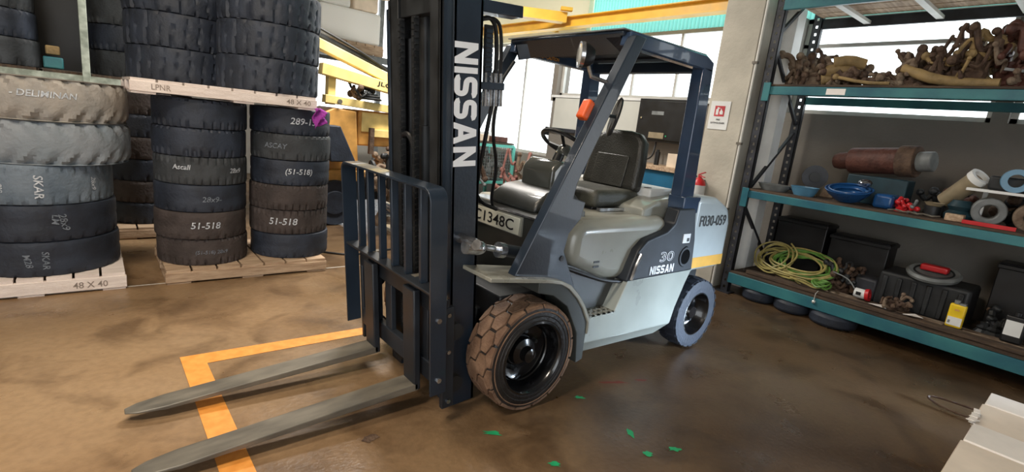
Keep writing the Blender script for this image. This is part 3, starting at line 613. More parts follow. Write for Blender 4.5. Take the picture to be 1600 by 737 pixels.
# axle / drive area
obj('axle', MB().cyl((0, -.5, .313), (0, .5, .313), .09, n=20).bx(-.15, .15, -.25, .25, .16, .5), 'dark', FK, .01)
obj('rear_axle', MB().cyl((1.73, -.45, .281), (1.73, .45, .281), .05, n=16).bx(1.65, 1.81, -.3, .3, .2, .4), 'dark', FK, .01)
# carriage + backrest + forks
def cb(mb_): return mb_
for z0, z1, n_ in ((.60, .70, 'carriage_bar'), (.20, .31, 'carriage_bar')): obj(n_, tb().bx(-.50, -.455, -.5, .5, z0, z1), 'navy_dull', FK, .005)
obj('carriage_bar_lip', tb().bx(-.515, -.47, -.5, .5, .70, .72), 'steel', FK)
for y in (-.3, -.12, .12, .3): obj('carriage_upright', tb().bx(-.49, -.46, y-.04, y+.04, .25, .65), 'navy_dull', FK, .004)
for s in (-1, 1):
    a, b = sorted((s*.475, s*.505)); cp = obj('carriage_side_plate', tb().bx(-.50, -.43, a, b, .10, .66), 'navy_dull', FK, .006)
    for z in (.2, .5): obj('roller', tb().cyl((-.40, s*.44, z), (-.40, s*.475, z), .045, n=18), 'dark', cp)
    for z in (.14, .42, .62): obj('bolt', tb().cyl((-.465, s*.505, z), (-.465, s*.515, z), .012, n=6), 'chrome', cp)
# bent flat-bar frame
outer = []; Hh = 1.26; Wd = .535; rr = .06
pts = [(-Wd, .22), (-Wd, Hh-rr)]+[(-Wd+rr-rr*math.cos(a), Hh-rr+rr*math.sin(a)) for a in [PI/2*i/6 for i in range(1, 7)]]
pts += [(-y, z) for y, z in pts[::-1]]
inn = []; th = .012
pin = [(-Wd+th, .22), (-Wd+th, Hh-rr)]+[(-Wd+rr-(rr-th)*math.cos(a), Hh-rr+(rr-th)*math.sin(a)) for a in [PI/2*i/6 for i in range(1, 7)]]
pin += [(-y, z) for y, z in pin[::-1]]
n = len(pts); mb = tb(); vs = []
for x in (-.585, -.495):
    vs += [(x, *p_) for p_ in pts]+[(x, *p_) for p_ in pin]
fs = []
for i in range(n-1):
    fs += [(i, i+1, i+1+n, i+n), (2*n+i, 3*n+i, 3*n+i+1, 2*n+i+1), (i, 2*n+i, 2*n+i+1, i+1), (n+i, n+i+1, 3*n+i+1, 3*n+i)]
fs += [(0, n, 3*n, 2*n), (n-1, 3*n-1, 4*n-1, 2*n-1)]
mb.add(vs, fs); obj('load_backrest_frame', mb, 'navy', FK, .002)
obj('backrest_bottom_flange', tb().bx(-.575, -.50, -.523, .523, .745, .758), 'navy_dull', FK, .003)
for y in (.385, .25, .10, -.05, -.20, -.36): obj('backrest_bar', tb().bx(-.545, -.505, y-.012, y+.012, .758, Hh-.012), 'navy', FK, .003)
for s in (-1, 1):
    for z in (.3, .62): obj('backrest_bolt', tb().cyl((-.54, s*.535, z), (-.54, s*.545, z), .014, n=6), 'chrome', FK)
for s in (-1, 1):
    y0 = s*.25; hw = .0625
    fk = obj('fork', tb().bx(-.555, -.515, y0-hw, y0+hw, .126, .70), 'navy_dull', FK, .008)
    mb = tb(); x0, x1 = -.53, -1.77
    poly = [(x0, y0-hw), (x1+.16, y0-hw), (x1+.05, y0-hw*.75), (x1, y0-hw*.35), (x1, y0+hw*.35), (x1+.05, y0+hw*.75), (x1+.16, y0+hw), (x0, y0+hw)]
    top = [(x, y, .168) for x, y in poly]; bot = [(x, y, .126+(.033 if x < x1+.1 else (.022 if x < x1+.2 else 0))) for x, y in poly]; k = len(poly)
    mb.add(top+bot, [list(range(k)), list(range(2*k-1, k-1, -1))]+[(i, i+k, (i+1) % k+k, (i+1) % k) for i in range(k)])
    obj('blade', mb, 'steel', fk, .004)
    obj('hook', tb().bx(-.53, -.47, y0-hw+.01, y0+hw-.01, .70, .735), 'navy_dull', fk, .004)
    obj('locating_pin', tb().bx(-.525, -.48, y0-.02, y0+.02, .735, .76), 'steel', fk)
# ---- wheels
def front_wheel(s):
    yo, yi = s*.623, s*.40; c = .313; rad = .313
    prof = [(.205, 1.0), (.245, 1.0), (.25, .985), (.285, .985), (.292, .97), (.302, .93), (.304, .5), (.302, .07), (.285, 0), (.205, 0)]
    tyre = obj('front_tyre', MB().lathe(prof, 72, (0, yi, c), (0, yo, c), closed=True), 'sidewall', FK)
    # hexagonal tread blocks on a curved tread
    mb = MB(); nc = 15; rows = 3; dy = (abs(yo-yi))/rows*1.0
    for r_ in range(rows+1):
        for i in range(nc):
            a0 = 2*PI*(i+(.5 if r_ % 2 else 0))/nc; yc = min(yo, yi)+r_*dy; ring_ = []
            sx = 2*PI/nc*.5*.92; sy = dy*.667*.92
            for (hx, hy) in ((-1, -.5), (0, -1), (1, -.5), (1, .5), (0, 1), (-1, .5)):
                ring_.append((a0+hx*sx, min(max(yc+hy*sy, min(yo, yi)+.004), max(yo, yi)-.004)))
            def P(a, y, r): 
                e = abs((y-(yo+yi)/2)/(abs(yo-yi)/2)); r -= .010*max(0, e-.7)/.3
                return (r*math.cos(a), y, c+r*math.sin(a))
            vs = [P(a, y, .298) for a, y in ring_]+[P(a0+(a-a0)*.93, yc+(y-yc)*.95 if abs(yc-(yo+yi)/2) < .1 else y, rad) for a, y in ring_]
            if len({round(q[1], 4) for q in ring_}) < 3: continue
            mb.add(vs, [list(range(6))[::-1], list(range(6, 12))]+[(j, (j+1) % 6, (j+1) % 6+6, j+6) for j in range(6)])
    obj('tread', mb, 'tread', tyre, ang=20)
    for k_ in range(3):
        r_ = (.222, .245, .272)[k_]; obj('sidewall_ridge', MB().tube([(r_*math.cos(t), yo, c+r_*math.sin(t)) for t in [2*PI*q/72 for q in range(72)]], .0035, 6, closed=True), ('sidewall', 'sidewall', 'tread')[k_], tyre)
    rim = obj('rim', MB().lathe([(.207, .25), (.207, .93), (.214, 1.0), (.205, 1.02), (.198, .99), (.19, .9), (.182, .45), (.15, .36), (.1, .36), (.09, .42), (.0, .42)], 64, (0, yi, c), (0, yo, c)), 'rim', FK)
    obj('rim_flange', MB().lathe([(.160, .62), (.165, .65), (.17, .62)], 64, (0, yi, c), (0, yo, c)), 'rim', rim)
    obj('hub', MB().lathe([(.085, .4), (.08, .62), (.06, .66), (.045, .68), (.04, .86), (.02, .9), (0, .9)], 32, (0, yi, c), (0, yo, c)), 'rim', rim)
    for i in range(6):
        a = 2*PI*i/6+.3; p_ = (.115*math.cos(a), yi+(yo-yi)*.36, c+.115*math.sin(a)); q_ = (p_[0], yi+(yo-yi)*.50, p_[2]); obj('wheel_nut', MB().cyl(p_, q_, .013, n=6), 'chrome' if 0 else 'dark', rim)
def rear_wheel(s):
    yo, yi = s*.576, s*.406; cx, c = 1.73, .281; rad = .281; N = 84
    prof = [(.165, 1), (.23, 1), (.262, .97), (.272, .90), (.272, .5), (.272, .1), (.262, .03), (.23, 0), (.165, 0)]
    tyre = obj('rear_tyre', MB().lathe(prof, 64, (cx, yi, c), (cx, yo, c), closed=True), 'reartyre', FK)
    mb = MB(); n_ = 22
    for i in range(n_):
        for k_, (ya, yb) in enumerate(((.0, .47), (.53, 1))):
            a = 2*PI*(i+.5*k_)/n_; w_ = 2*PI/n_*.34
            vs = []
            for r_, sh in ((.262, 1), (.281, .92)):
                for aa, yy in ((a-w_*sh, ya), (a+w_*sh, ya), (a+w_*sh, yb), (a-w_*sh, yb)):
                    rr_ = r_-(.012 if yy in (0, 1) and r_ > .27 else 0); vs.append((cx+rr_*math.cos(aa), yi+(yo-yi)*yy, c+rr_*math.sin(aa)))
            mb.add(vs, [(0, 1, 2, 3), (4, 5, 6, 7), (0, 1, 5, 4), (1, 2, 6, 5), (2, 3, 7, 6), (3, 0, 4, 7)])
    obj('tread', mb, 'rubber', tyre, ang=20)
    rim = obj('rim', MB().lathe([(.167, .2), (.167, .94), (.172, 1.0), (.163, 1.01), (.155, .9), (.14, .6), (.12, .5), (.07, .5), (.06, .7), (.045, .8), (.0, .8)], 48, (cx, yi, c), (cx, yo, c)), 'rim', FK)
    for i in range(6):
        a = 2*PI*i/6; p_ = (cx+.09*math.cos(a), yi+(yo-yi)*.5, c+.09*math.sin(a)); q_ = (p_[0], yi+(yo-yi)*.62, p_[2]); obj('wheel_nut', MB().cyl(p_, q_, .012, n=6), 'chrome', rim)
for s in (-1, 1): front_wheel(s); rear_wheel(s)
# =================================================================== STACKED TYRES
def tyre_mesh(Ro, W, Ri, pat, N=144):
    zs = [0, .0, .02, .10, .2, .3, .4, .5, .6, .7, .8, .9, .98, 1, 1]
    rs = [Ri+.03, Ro*.965, .988, 1, 1, 1, 1, 1, 1, 1, 1, 1, .988, Ro*.965, Ri+.03]
    prof = []
    for i, (z, r) in enumerate(zip(zs, rs)):
        if i in (0, 1, 13, 14): prof.append((r, z*W, 0))
        else: prof.append((r*Ro, z*W, 1))
    prof += [(Ri, W*.9, 0), (Ri, W*.1, 0)]
    vs = []; fs = []; k = len(prof)
    for r, z, fl in prof:
        for j in range(N):
            a = 2*PI*j/N; rr_ = r
            if fl: rr_ -= pat(a, z/W, Ro)
            vs.append((rr_*math.cos(a), rr_*math.sin(a), z))
    for i in range(k):
        for j in range(N): fs.append((i*N+j, i*N+(j+1) % N, ((i+1) % k)*N+(j+1) % N, ((i+1) % k)*N+j))
    return MB().add(vs, fs)
def sq(x, duty): return 1.0 if (x % 1.0) < duty else 0.0
def p_notch(a, z, Ro): return .014*sq(a/(2*PI)*36, .25) if (z < .22 or z > .9) else 0
def p_smooth(a, z, Ro): return .012*sq(a/(2*PI)*30, .2) if z < .14 else (.004 if abs(z-.5) < .03 else 0)
def p_rib(a, z, Ro): return .012*sq(a/(2*PI)*36+.4*z, .25) if (z > .72 or z < .25) else .002*sq(a/(2*PI)*36, .3)
def p_lug(a, z, Ro):
    sgn = 1 if z > .5 else -1; ph = a/(2*PI)*26+sgn*(z-.5)*1.5; e = abs(z-.5)*2
    g = .5+.5*math.sin(2*PI*(ph+(.5 if z > .5 else 0)))*1.0; g = max(0, min(1, (g-.45)*3)); g = g*g*(3-2*g)
    return .026*g*max(0, min(1, (e-.25)*2.2))+.022*max(0, e-.7)/.3
def p_wave(a, z, Ro):
    t = a/(2*PI)*26; d = abs(((t+.12*math.sin(z*PI*2)) % 1)-.5); t2 = abs(((t+.5) % 1)-.5)
    return (.012 if d > .46 else 0)+(.006 if (t2 < .10+.16*max(0, .62-z) and .22 < z < .62) else 0)+(.014 if (z < .15 and t2 < .12) else 0)
def p_wave_old(a, z, Ro):
    t = a/(2*PI)*24; d = abs(((t+.35*math.sin(z*PI*2)) % 1)-.5); g = .010 if d > .44 else 0
    t2 = abs(((t+.5) % 1)-.5); return g+(.008 if (abs(z-.55-.12*math.sin(t*2*PI)) < .06) else 0)+(.012 if (z < .15 and t2 < .12) else 0)
TM = {}
def tyre(name, kind, Ro, W, Ri, mt, loc, rot, label, group=None, cat='tyre'):
    key = (kind, Ro, W)
    if key not in TM:
        o = obj(name, tyre_mesh(Ro, W, Ri, {'notch': p_notch, 'smooth': p_smooth, 'rib': p_rib, 'lug': p_lug, 'wave': p_wave}[kind]), mt, origin=False, ang=30); TM[key] = o.data; o.data.materials.clear(); o.data.materials.append(None)
    else: o = bpy.data.objects.new(name, TM[key]); C.objects.link(o)
    o.material_slots[0].link = 'OBJECT'; o.material_slots[0].material = M[mt]
    o.location = loc; o.rotation_euler = (0, 0, rot); o['label'] = label; o['category'] = cat
    if group: o['group'] = group
    ROOTM[o.name] = Vector(loc); return o
def chalk_on(t, s, m, px, z, ht, rad, rot=0, **k):
    # px: azimuth measured in degrees from the direction facing the camera side (-y), tyre rotation removed
    ang = R(-90+px); o = chalk(t, s, m, ang, z, ht, rot, rad, **k)
    o.rotation_euler = (0, 0, -t.rotation_euler.z); return o
# stack A (front left)
GA = None
AX, AY = -2.13, 2.70
a1 = tyre('tyre', 'smooth', .45, .25, .22, 'rubber', (AX-.0, AY, .135), .2, 'dark tyre at the bottom of the leftmost stack, on the stencilled pallet')
a2 = tyre('tyre', 'smooth', .45, .26, .22, 'rubber', (AX-.01, AY, .388), 1.1, 'dark tyre second from the bottom of the leftmost stack')
a3 = tyre('tyre', 'rib', .45, .275, .22, 'rubberblue', (AX-.02, AY, .652), .6, 'faded blue-grey tyre in the middle of the leftmost stack')
a4 = tyre('tyre', 'lug', .50, .295, .25, 'rubbergrey2', (AX+.06, AY+.04, .932), .3, 'wide blue-grey chunky lugged tyre, second from the top of the leftmost stack')
a5 = tyre('tyre', 'lug', .50, .285, .25, 'rubbergrey', (AX+.055, AY+.04, 1.232), .9, 'pale dusty lugged tyre on top of the leftmost stack')
chalk_on(a5, '- DELIMINAN', 'chalk', 3, .18, .042, .50, 0)
chalk_on(a3, 'SKAR', 'chalk', 4, .13, .05, .45, R(-90)); chalk_on(a3, '28x9', 'chalk', 46, .14, .035, .45, R(-90)); chalk_on(a3, 'SIS', 'chalk', -22, .12, .04, .45, R(-90))
chalk_on(a2, '28x9', 'chalkdim', 18, .14, .045, .45, R(-80)); chalk_on(a2, 'LM', 'chalkdim', 12, .16, .04, .45, R(-95))
chalk_on(a1, 'SKAR', 'chalkdim', 2, .12, .04, .45, R(-90)); chalk_on(a1, 'M28', 'chalkdim', -10, .12, .04, .45, R(-80))
BX, BY, CX2, CY2 = -1.10, 2.60, -.36, 2.62
mats = ['rubber3', 'rubber3', 'rubber', 'rubber2', 'rubber', 'rubber']; kinds = ['notch', 'smooth', 'smooth', 'rib', 'notch', 'notch']
nb = ['at the bottom', 'second from the bottom', 'third from the bottom', 'third from the top', 'second from the top', 'topmost']
hb = [.222]*6; z = .122; B = []
for i in range(6):
    B.append(tyre('tyre', kinds[i], .345, .222, .17, mats[i], (BX+random.uniform(-.012, .012), BY+random.uniform(-.01, .01), z), random.uniform(0, 6), f'{["dark brown-black", "brown-grey", "black", "worn grey ribbed", "black", "black"][i]} tyre {nb[i]} in the left stack under the raised pallet')); z += .2265
chalk_on(B[0], '(51-518) 28x9', 'chalkdim', 2, .11, .04, .345); chalk_on(B[1], '51-518', 'chalk', -3, .12, .055, .345); chalk_on(B[2], '28x9-', 'chalkdim', 4, .11, .045, .345)
chalk_on(B[3], 'Ascall', 'chalk', -32, .14, .04, .345); chalk_on(B[3], '28x9', 'chalk', 36, .12, .04, .345)
Dk = []; z = .122; mats = ['rubber', 'rubber3', 'rubber3', 'rubber', 'rubber2', 'rubber']; kinds = ['smooth', 'rib', 'notch', 'smooth', 'notch', 'smooth']
for i in range(6):
    Dk.append(tyre('tyre', kinds[i], .345, .222, .17, mats[i], (CX2+random.uniform(-.012, .012), CY2+random.uniform(-.01, .01), z), random.uniform(0, 6), f'{["black", "worn ribbed", "brown-black notched", "black", "worn notched", "black"][i]} tyre {nb[i]} in the right stack under the raised pallet')); z += .2265
chalk_on(Dk[1], '51-518', 'chalk', -24, .12, .062, .345); chalk_on(Dk[3], '(51-518)', 'chalk', -4, .12, .065, .345); chalk_on(Dk[4], 'ASCAY', 'chalkdim', -38, .12, .045, .345); chalk_on(Dk[5], '289-15', 'chalk', 2, .12, .058, .345)
# pallets
def pallet(name, x0, x1, y0, y1, z0, h, mt, label, txt=None, nplank=7, group=None):
    t = thing('pallet', label, 'pallet', ((x0+x1)/2, (y0+y1)/2, z0)); ph = h*.2
    for i in range(nplank):
        a = x0+(x1-x0)*i/nplank+.008; b = x0+(x1-x0)*(i+1)/nplank-.008; obj('plank', MB().bx(a, b, y0+.01, y1-.01, z0+h-ph, z0+h+random.uniform(-.002, .001)), mt, t, smooth=False)
    for y in (y0, (y0+y1)/2-.02, y1-.04): obj('stringer', MB().bx(x0, x1, y, y+.04, z0+.016, z0+h-ph), mt, t, .003)
    for i in (0, nplank//2, nplank-1):
        a = x0+(x1-x0)*i/nplank+.008; b = x0+(x1-x0)*(i+1)/nplank-.008; obj('plank', MB().bx(a, b, y0+.01, y1-.01, z0, z0+.016), mt, t, smooth=False)
    if txt: 
        for s_, xx, wd in txt: text_plane('stencil', s_, 'stencil', t, (xx, y0, z0+.035), (1, 0, 0), (0, 0, 1), wd=wd, ht=h*.36, fat=.01)
    return t
pallet('pallet', -2.75, -1.665, 2.22, 3.24, 0, .133, 'woodpale', 'pale pallet stencilled with its size under the leftmost tyre stack', [('48 X 40', -1.98, .2)])
pallet('pallet', -1.42, -.14, 2.2, 3.1, 0, .12, 'wood', 'timber pallet on the floor under the two middle tyre stacks')
pallet('pallet', -1.59, -.265, 2.2, 3.35, 1.482, .11, 'woodpale', 'raised white-edged pallet lying across the two middle tyre stacks', [('LPNR', -1.46, .12), ('48 X 40', -.52, .2)], 8)
# big tyres on raised pallet
for i in range(3):
    tyre('tyre', 'wave', .41, .272, .2, 'rubber', (-.56+.006*i, 2.60, 1.594+.275*i), .3*i+.1, f'large black truck tyre {["at the bottom", "in the middle", "at the top"][i]} of the right-hand pile on the raised pallet')
    tyre('tyre', 'wave', .41, .272, .2, 'rubber', (-1.15-.004*i, 3.19, 1.594+.275*i), .2*i+.4, f'large black truck tyre {["at the bottom", "in the middle", "at the top"][i]} of the left-hand pile on the raised pallet')
# purple rag
vs = []; fs = []
for i in range(9):
    for j in range(7):
        u, v = i/8, j/6; vs.append((-.30+.10*v+.012*math.sin(u*9+j), 2.17-.02*math.sin(v*6+i)-.01*u, 1.50-.17*u*(1-.3*v)+.01*math.sin(v*11+u*5)))
for i in range(8):
    for j in range(6): fs.append((i*7+j, i*7+j+1, (i+1)*7+j+1, (i+1)*7+j))
rag = obj('rag', MB().add(vs, fs), 'purple', label='crumpled purple rag hanging off the corner of the raised pallet', cat='rag')
mo = rag.modifiers.new('thick', 'SOLIDIFY'); mo.thickness = .006
# ---- tyre rack behind
M['postpale'] = mat('pale_green_post', srgb(196, 206, 194), .6, 0, .12, 14, col2=srgb(140, 150, 138))
t = thing('tyre_rack', 'steel rack with pale posts behind the tyre stacks, full of dark tyres', 'rack', (-2, 4.3, 0))
for x in (-1.82, -3.9, .25):
    for y in (4.0, 4.9): obj('post', MB().bx(x-.03, x+.03, y-.03, y+.03, 0, 3.6), 'postpale', t, .004)
for z in (1.53, 3.2):
    for y in (4.0, 4.9): obj('beam', MB().bx(-3.9, .25, y-.02, y+.02, z-.035, z+.035), 'postpale' if z < 2 else 'rackdark', t)
for i in range(12): obj('deck_board', MB().bx(-3.85+i*.345, -3.85+i*.345+.3, 4.0, 4.9, 1.565, 1.59), 'wooddark', t)
obj('back_panel', MB().bx(-3.9, .25, 4.94, 4.96, 1.6, 3.6), 'black', t)  # black sheet added to keep the background behind the tyres dark
for bx_, nm in ((-2.55, 'left'), (-1.38, 'right')):
    for i in range(5):
        tyre('tyre', 'notch', .40, .24, .2, 'rubber' if i % 2 else 'rubber2', (bx_-.01*i, 4.46, 1.592+.245*i), i*.7, f'dark tyre {["at the bottom", "second up", "third up", "fourth up", "at the top"][i]} of the {nm} pile on the rack behind')
pallet('pallet', -2.3, -.9, 3.78, 4.9, 0, .12, 'wood', 'orange-tinted pallet deep under the rack behind the tyre stacks')
for i in range(6):
    tyre('tyre', 'notch', .42, .222, .2, 'rubber3' if i % 2 else 'rubber', (-1.36+.01*(i % 3), 4.35, .122+.225*i), i*.9, f'dark tyre {nb[i]} in the shaded pile glimpsed between the two front stacks')
obj('box_insert', MB().bx(-2.115, -1.985, 4.005, 4.135, 1.70, 1.72), 'rust', label='thin dark tray between the orange and turquoise boxes on the rack behind', cat='tray') if 0 else None
b_ = thing('parts_tray', 'small orange and turquoise parts box on the rack behind', 'box', (-2.05, 4.07, 1.6))
obj('upper_tray', MB().bx(-2.1, -2.0, 4.02, 4.12, 1.72, 1.8), 'rusttan', b_, .01); obj('lower_tray', MB().bx(-2.12, -1.98, 4.0, 4.14, 1.6, 1.70), 'teal', b_, .01)
# =================================================================== BOOM LIFT
t = thing('boom_lift', 'yellow boom lift parked behind the mast with folded arms', 'boom lift', (1.4, 4.5, 0))
f = MB(); f.beam((.2, 4.3, 2.34), (2.3, 4.3, 1.69), .16, .12); obj('upper_boom', f, 'boom', t, .008)
f = MB(); f.beam((.2, 4.36, 2.46), (1.42, 4.36, 2.09), .1, .045); obj('cable_tray', f, 'dark', t, .004)
f = MB(); f.tube([(.2, 4.3, 2.54), (.95, 4.3, 2.28), (1.35, 4.3, 2.10), (1.42, 4.3, 2.03), (1.36, 4.3, 1.99), (1.25, 4.3, 2.03)], .016, 8, smooth=2); obj('hose_loop', f, 'dark', t)
f = MB(); f.beam((.45, 4.25, 1.98), (2.3, 4.25, 1.72), .16, .14); lb = obj('lower_boom', f, 'boom', t, .008)
d = Vector((1.85, 0, -.26)).normalized()
text_plane('lettering', 'JLG', 'ink', lb, (1.17, 4.168, 1.855), d, (.14, 0, .99), wd=.2, ht=.07, fat=.02)
obj('tower_post', MB().beam((.6, 4.3, 1.55), (.6, 4.3, 2.0), .12, .1, (1, 0, 0)), 'boom', t, .006)
obj('lower_arm', MB().beam((.5, 4.25, 1.62), (2.2, 4.25, 1.53), .14, .1), 'boom', t, .006)
obj('pivot_pin', MB().cyl((.68, 4.16, 1.6), (.68, 4.4, 1.6), .03), 'steel', t)
obj('turntable_cover', MB().prism([(.5, .72), (.5, 1.45), (.62, 1.52), (.92, 1.5), (.98, .72)], 1, 4.2, 4.8), 'boomorange', t, .02)
obj('hood_box', MB().bx(.98, 2.1, 4.28, 4.9, 1.05, 1.52), 'boomorange', t, .02)
obj('access_door', MB().bx(1.02, 1.5, 4.265, 4.28, 1.24, 1.50), 'boom', t, .005)
obj('bracket_plate', MB().bx(1.18, 1.6, 4.22, 4.28, 1.18, 1.28), 'boom', t, .005)
obj('red_strut', MB().beam((1.14, 4.2, .95), (1.14, 4.2, 1.3), .06, .06), 'rust', t)
obj('platform', MB().bx(.3, 2.2, 4.1, 4.9, .58, .72), 'boomorange', t, .01)
obj('mudguard', MB().prism([(.45, 1.3), (.62, 1.3), (.84, .85), (.5, .85)], 1, 3.95, 4.15), 'rubber', t, .015)
for x in (.62, 1.9):
    for y in (4.15, 4.85): obj('wheel', MB().lathe([(0, 0), (.15, 0), (.16, .1), (.29, .0), (.3, .1), (.3, .9), (.29, 1), (0, 1)], 32, (x, y-.1, .3), (x, y+.1, .3)), 'rubber', t)
obj('axle_beam', MB().bx(.6, 1.95, 4.4, 4.6, .28, .6), 'dark', t)
# machinery debris around it
def gnarl(name, label, cat, c, r, n, th, m, group=None, seed=0, flat=.6, m2=None, parts=True):
    rnd = random.Random(seed); t = thing(name, label, cat, (c[0], c[1], c[2]), group)
    names_ = ['bent_pipe', 'casting', 'bent_pipe']
    for q in range(n):
        mb = MB(); cx_, cy_ = c[0]+rnd.uniform(-.6, .6)*r, c[1]+rnd.uniform(-.6, .6)*r; cz_ = c[2]+rnd.uniform(.25, 1.0)*r*flat*1.6
        a = rnd.uniform(0, 2*PI); pts = []
        L_ = r*rnd.uniform(.5, 1.1)
        for i in range(6):
            u = i/5-.5; pts.append((cx_+math.cos(a)*u*L_+rnd.uniform(-.1, .1)*r, cy_+math.sin(a)*u*L_+rnd.uniform(-.1, .1)*r, max(c[2]+th, cz_+rnd.uniform(-.35, .35)*r*flat*1.3)))
        w1 = th*rnd.uniform(.6, 1.5); mb.tube(pts, w1, 7, smooth=2)
        mb.ball(pts[0], w1*1.5, 8, 6).ball(pts[-1], w1*1.4, 8, 6)
        obj('bent_pipe', mb, (m2 if (m2 and q % 3 == 1) else m), t)
    for q in range(max(1, n//3)):
        p_ = (c[0]+rnd.uniform(-.3, .3)*r, c[1]+rnd.uniform(-.3, .3)*r, c[2]); h = r*flat*rnd.uniform(.5, .9); mb = MB(Matrix.Translation(p_) @ Matrix.Rotation(rnd.uniform(0, 3), 4, 'Z'))
        mb.lathe([(0, 0), (r*.4, 0), (r*.42, .2), (r*.3, .45), (r*.34, .6), (r*.2, .8), (r*.22, 1), (0, 1)], 9, (0, 0, 0), (0, 0, h)); obj('casting', mb, m, t, ang=20)
    return t
gnarl('scrap_heap', 'heap of dusty engine scrap beside the boom lift, seen through the load backrest', 'scrap', (1.22, 3.62, 0.0), .38, 16, .035, 'rustpale', seed=3, flat=1.5, m2='dark')
gnarl('engine_parts', 'tangled brown pipework on the boom lift platform', 'scrap', (1.5, 4.12, .725), .26, 9, .025, 'rustpale', seed=5, flat=.8, m2='rust')
gnarl('cable_bundle', 'dark bundle of rags and hoses lying along the boom lift arms', 'hoses', (1.05, 4.25, 1.665), .3, 7, .022, 'dark', seed=9, flat=.35, m2='rust')
# high storage rack behind with pallet load
t = thing('storage_rack', 'tall grey storage rack against the bright doorway behind the boom lift', 'rack', (2.4, 7.9, 0))
for x in (.9, 3.1):
    for y in (7.5, 8.4): obj('post', MB().bx(x-.05, x+.05, y-.05, y+.05, 0, 4.2), 'greypl', t, .004)
for z in (1.4, 2.5):
    for y in (7.5, 8.4): obj('beam', MB().bx(.9, 3.1, y-.03, y+.03, z-.06, z+.06), 'greypl', t)
pallet('pallet', 1.45, 2.75, 7.45, 8.45, 2.56, .2, 'wood', 'timber pallet high on the storage rack, top left of the mast')
o = obj('wrapped_load', MB().bx(1.5, 2.7, 7.5, 8.4, 2.765, 3.35), 'wrapsheet', bevel=.06, seg=3, label='lower shrink-wrapped load on the high pallet left of the mast', cat='load')
o = obj('wrapped_load', MB().bx(1.55, 2.1, 7.55, 8.35, 3.355, 3.9), 'wrapsheet', bevel=.04, seg=3, label='pale wrapped carton, upper left on the high pallet load', cat='load')
o = obj('wrapped_load', MB().bx(2.15, 2.65, 7.55, 8.3, 3.355, 3.8), 'cardtan', bevel=.04, seg=3, label='pinkish wrapped carton, upper right on the high pallet load', cat='load')
# teal benches with mesh in front of bright opening
t = thing('mesh_crate', 'turquoise framed wire mesh crate full of scrap behind the steering wheel', 'crate', (4.0, 5.3, 0))
for z in (.46, 1.14):
    for a, b in (((3.5, 5.1, z), (4.4, 5.1, z)), ((3.5, 5.9, z), (4.4, 5.9, z)), ((3.5, 5.1, z), (3.5, 5.9, z)), ((4.4, 5.1, z), (4.4, 5.9, z))): obj('frame_bar', MB().beam(a, b, .04, .05), 'tealsheet', t)
for x in (3.5, 4.4):
    for y in (5.1, 5.9): obj('leg', MB().bx(x-.025, x+.025, y-.025, y+.025, 0, 1.14), 'tealsheet', t)
mb = MB()
for i in range(18): mb.beam((3.5+.05*i, 5.1, .46), (3.5+.05*i, 5.1, 1.14), .006, .006)
for i in range(12): mb.beam((3.5, 5.1, .48+.056*i), (4.4, 5.1, .48+.056*i), .006, .006)
for i in range(16): mb.beam((3.5, 5.1+.05*i, .46), (3.5, 5.1+.05*i, 1.14), .006, .006)
obj('wire_mesh', mb, 'greypl', t, kind='stuff')
obj('crate_floor', MB().bx(3.5, 4.4, 5.1, 5.9, .44, .46), 'dark', t)
gnarl('scrap_heap', 'grey scrap inside the turquoise mesh crate', 'scrap', (3.95, 5.5, .465), .38, 16, .03, 'greypl', seed=11, flat=.75, m2='rustpale')
obj('crate_lid', MB().bx(3.5, 4.4, 5.1, 5.9, 1.17, 1.2), 'wooddark', t)
for i, (x, y, c_, mt, lb_) in enumerate(((3.7, 5.3, .12, 'cardtan', 'tan carton'), (4.1, 5.25, .1, 'maroon', 'maroon carton'), (4.0, 5.65, .16, 'white', 'white carton'))):
    obj('carton', MB().bx(x-.16, x+.16, y-.12, y+.12, 1.203, 1.203+c_), mt, bevel=.01, label=f'{lb_} lying on the lid of the turquoise mesh crate', cat='carton')
gnarl('red_scrap', 'heap of reddish dusty pipes on the floor behind the steering wheel', 'scrap', (4.05, 4.35, 0), .4, 20, .028, 'pinkdust', seed=14, flat=1.45, m2='rustpale')
gnarl('red_scrap', 'heap of reddish pipes low behind the seat side', 'scrap', (3.75, 3.35, 0), .35, 14, .028, 'pinkdust', seed=15, flat=1.0, m2='white')
gnarl('engine_scrap', 'greyish machine pipework beside the mesh crate', 'scrap', (3.1, 4.7, 0), .36, 14, .03, 'greypl', seed=16, flat=1.3, m2='rust')
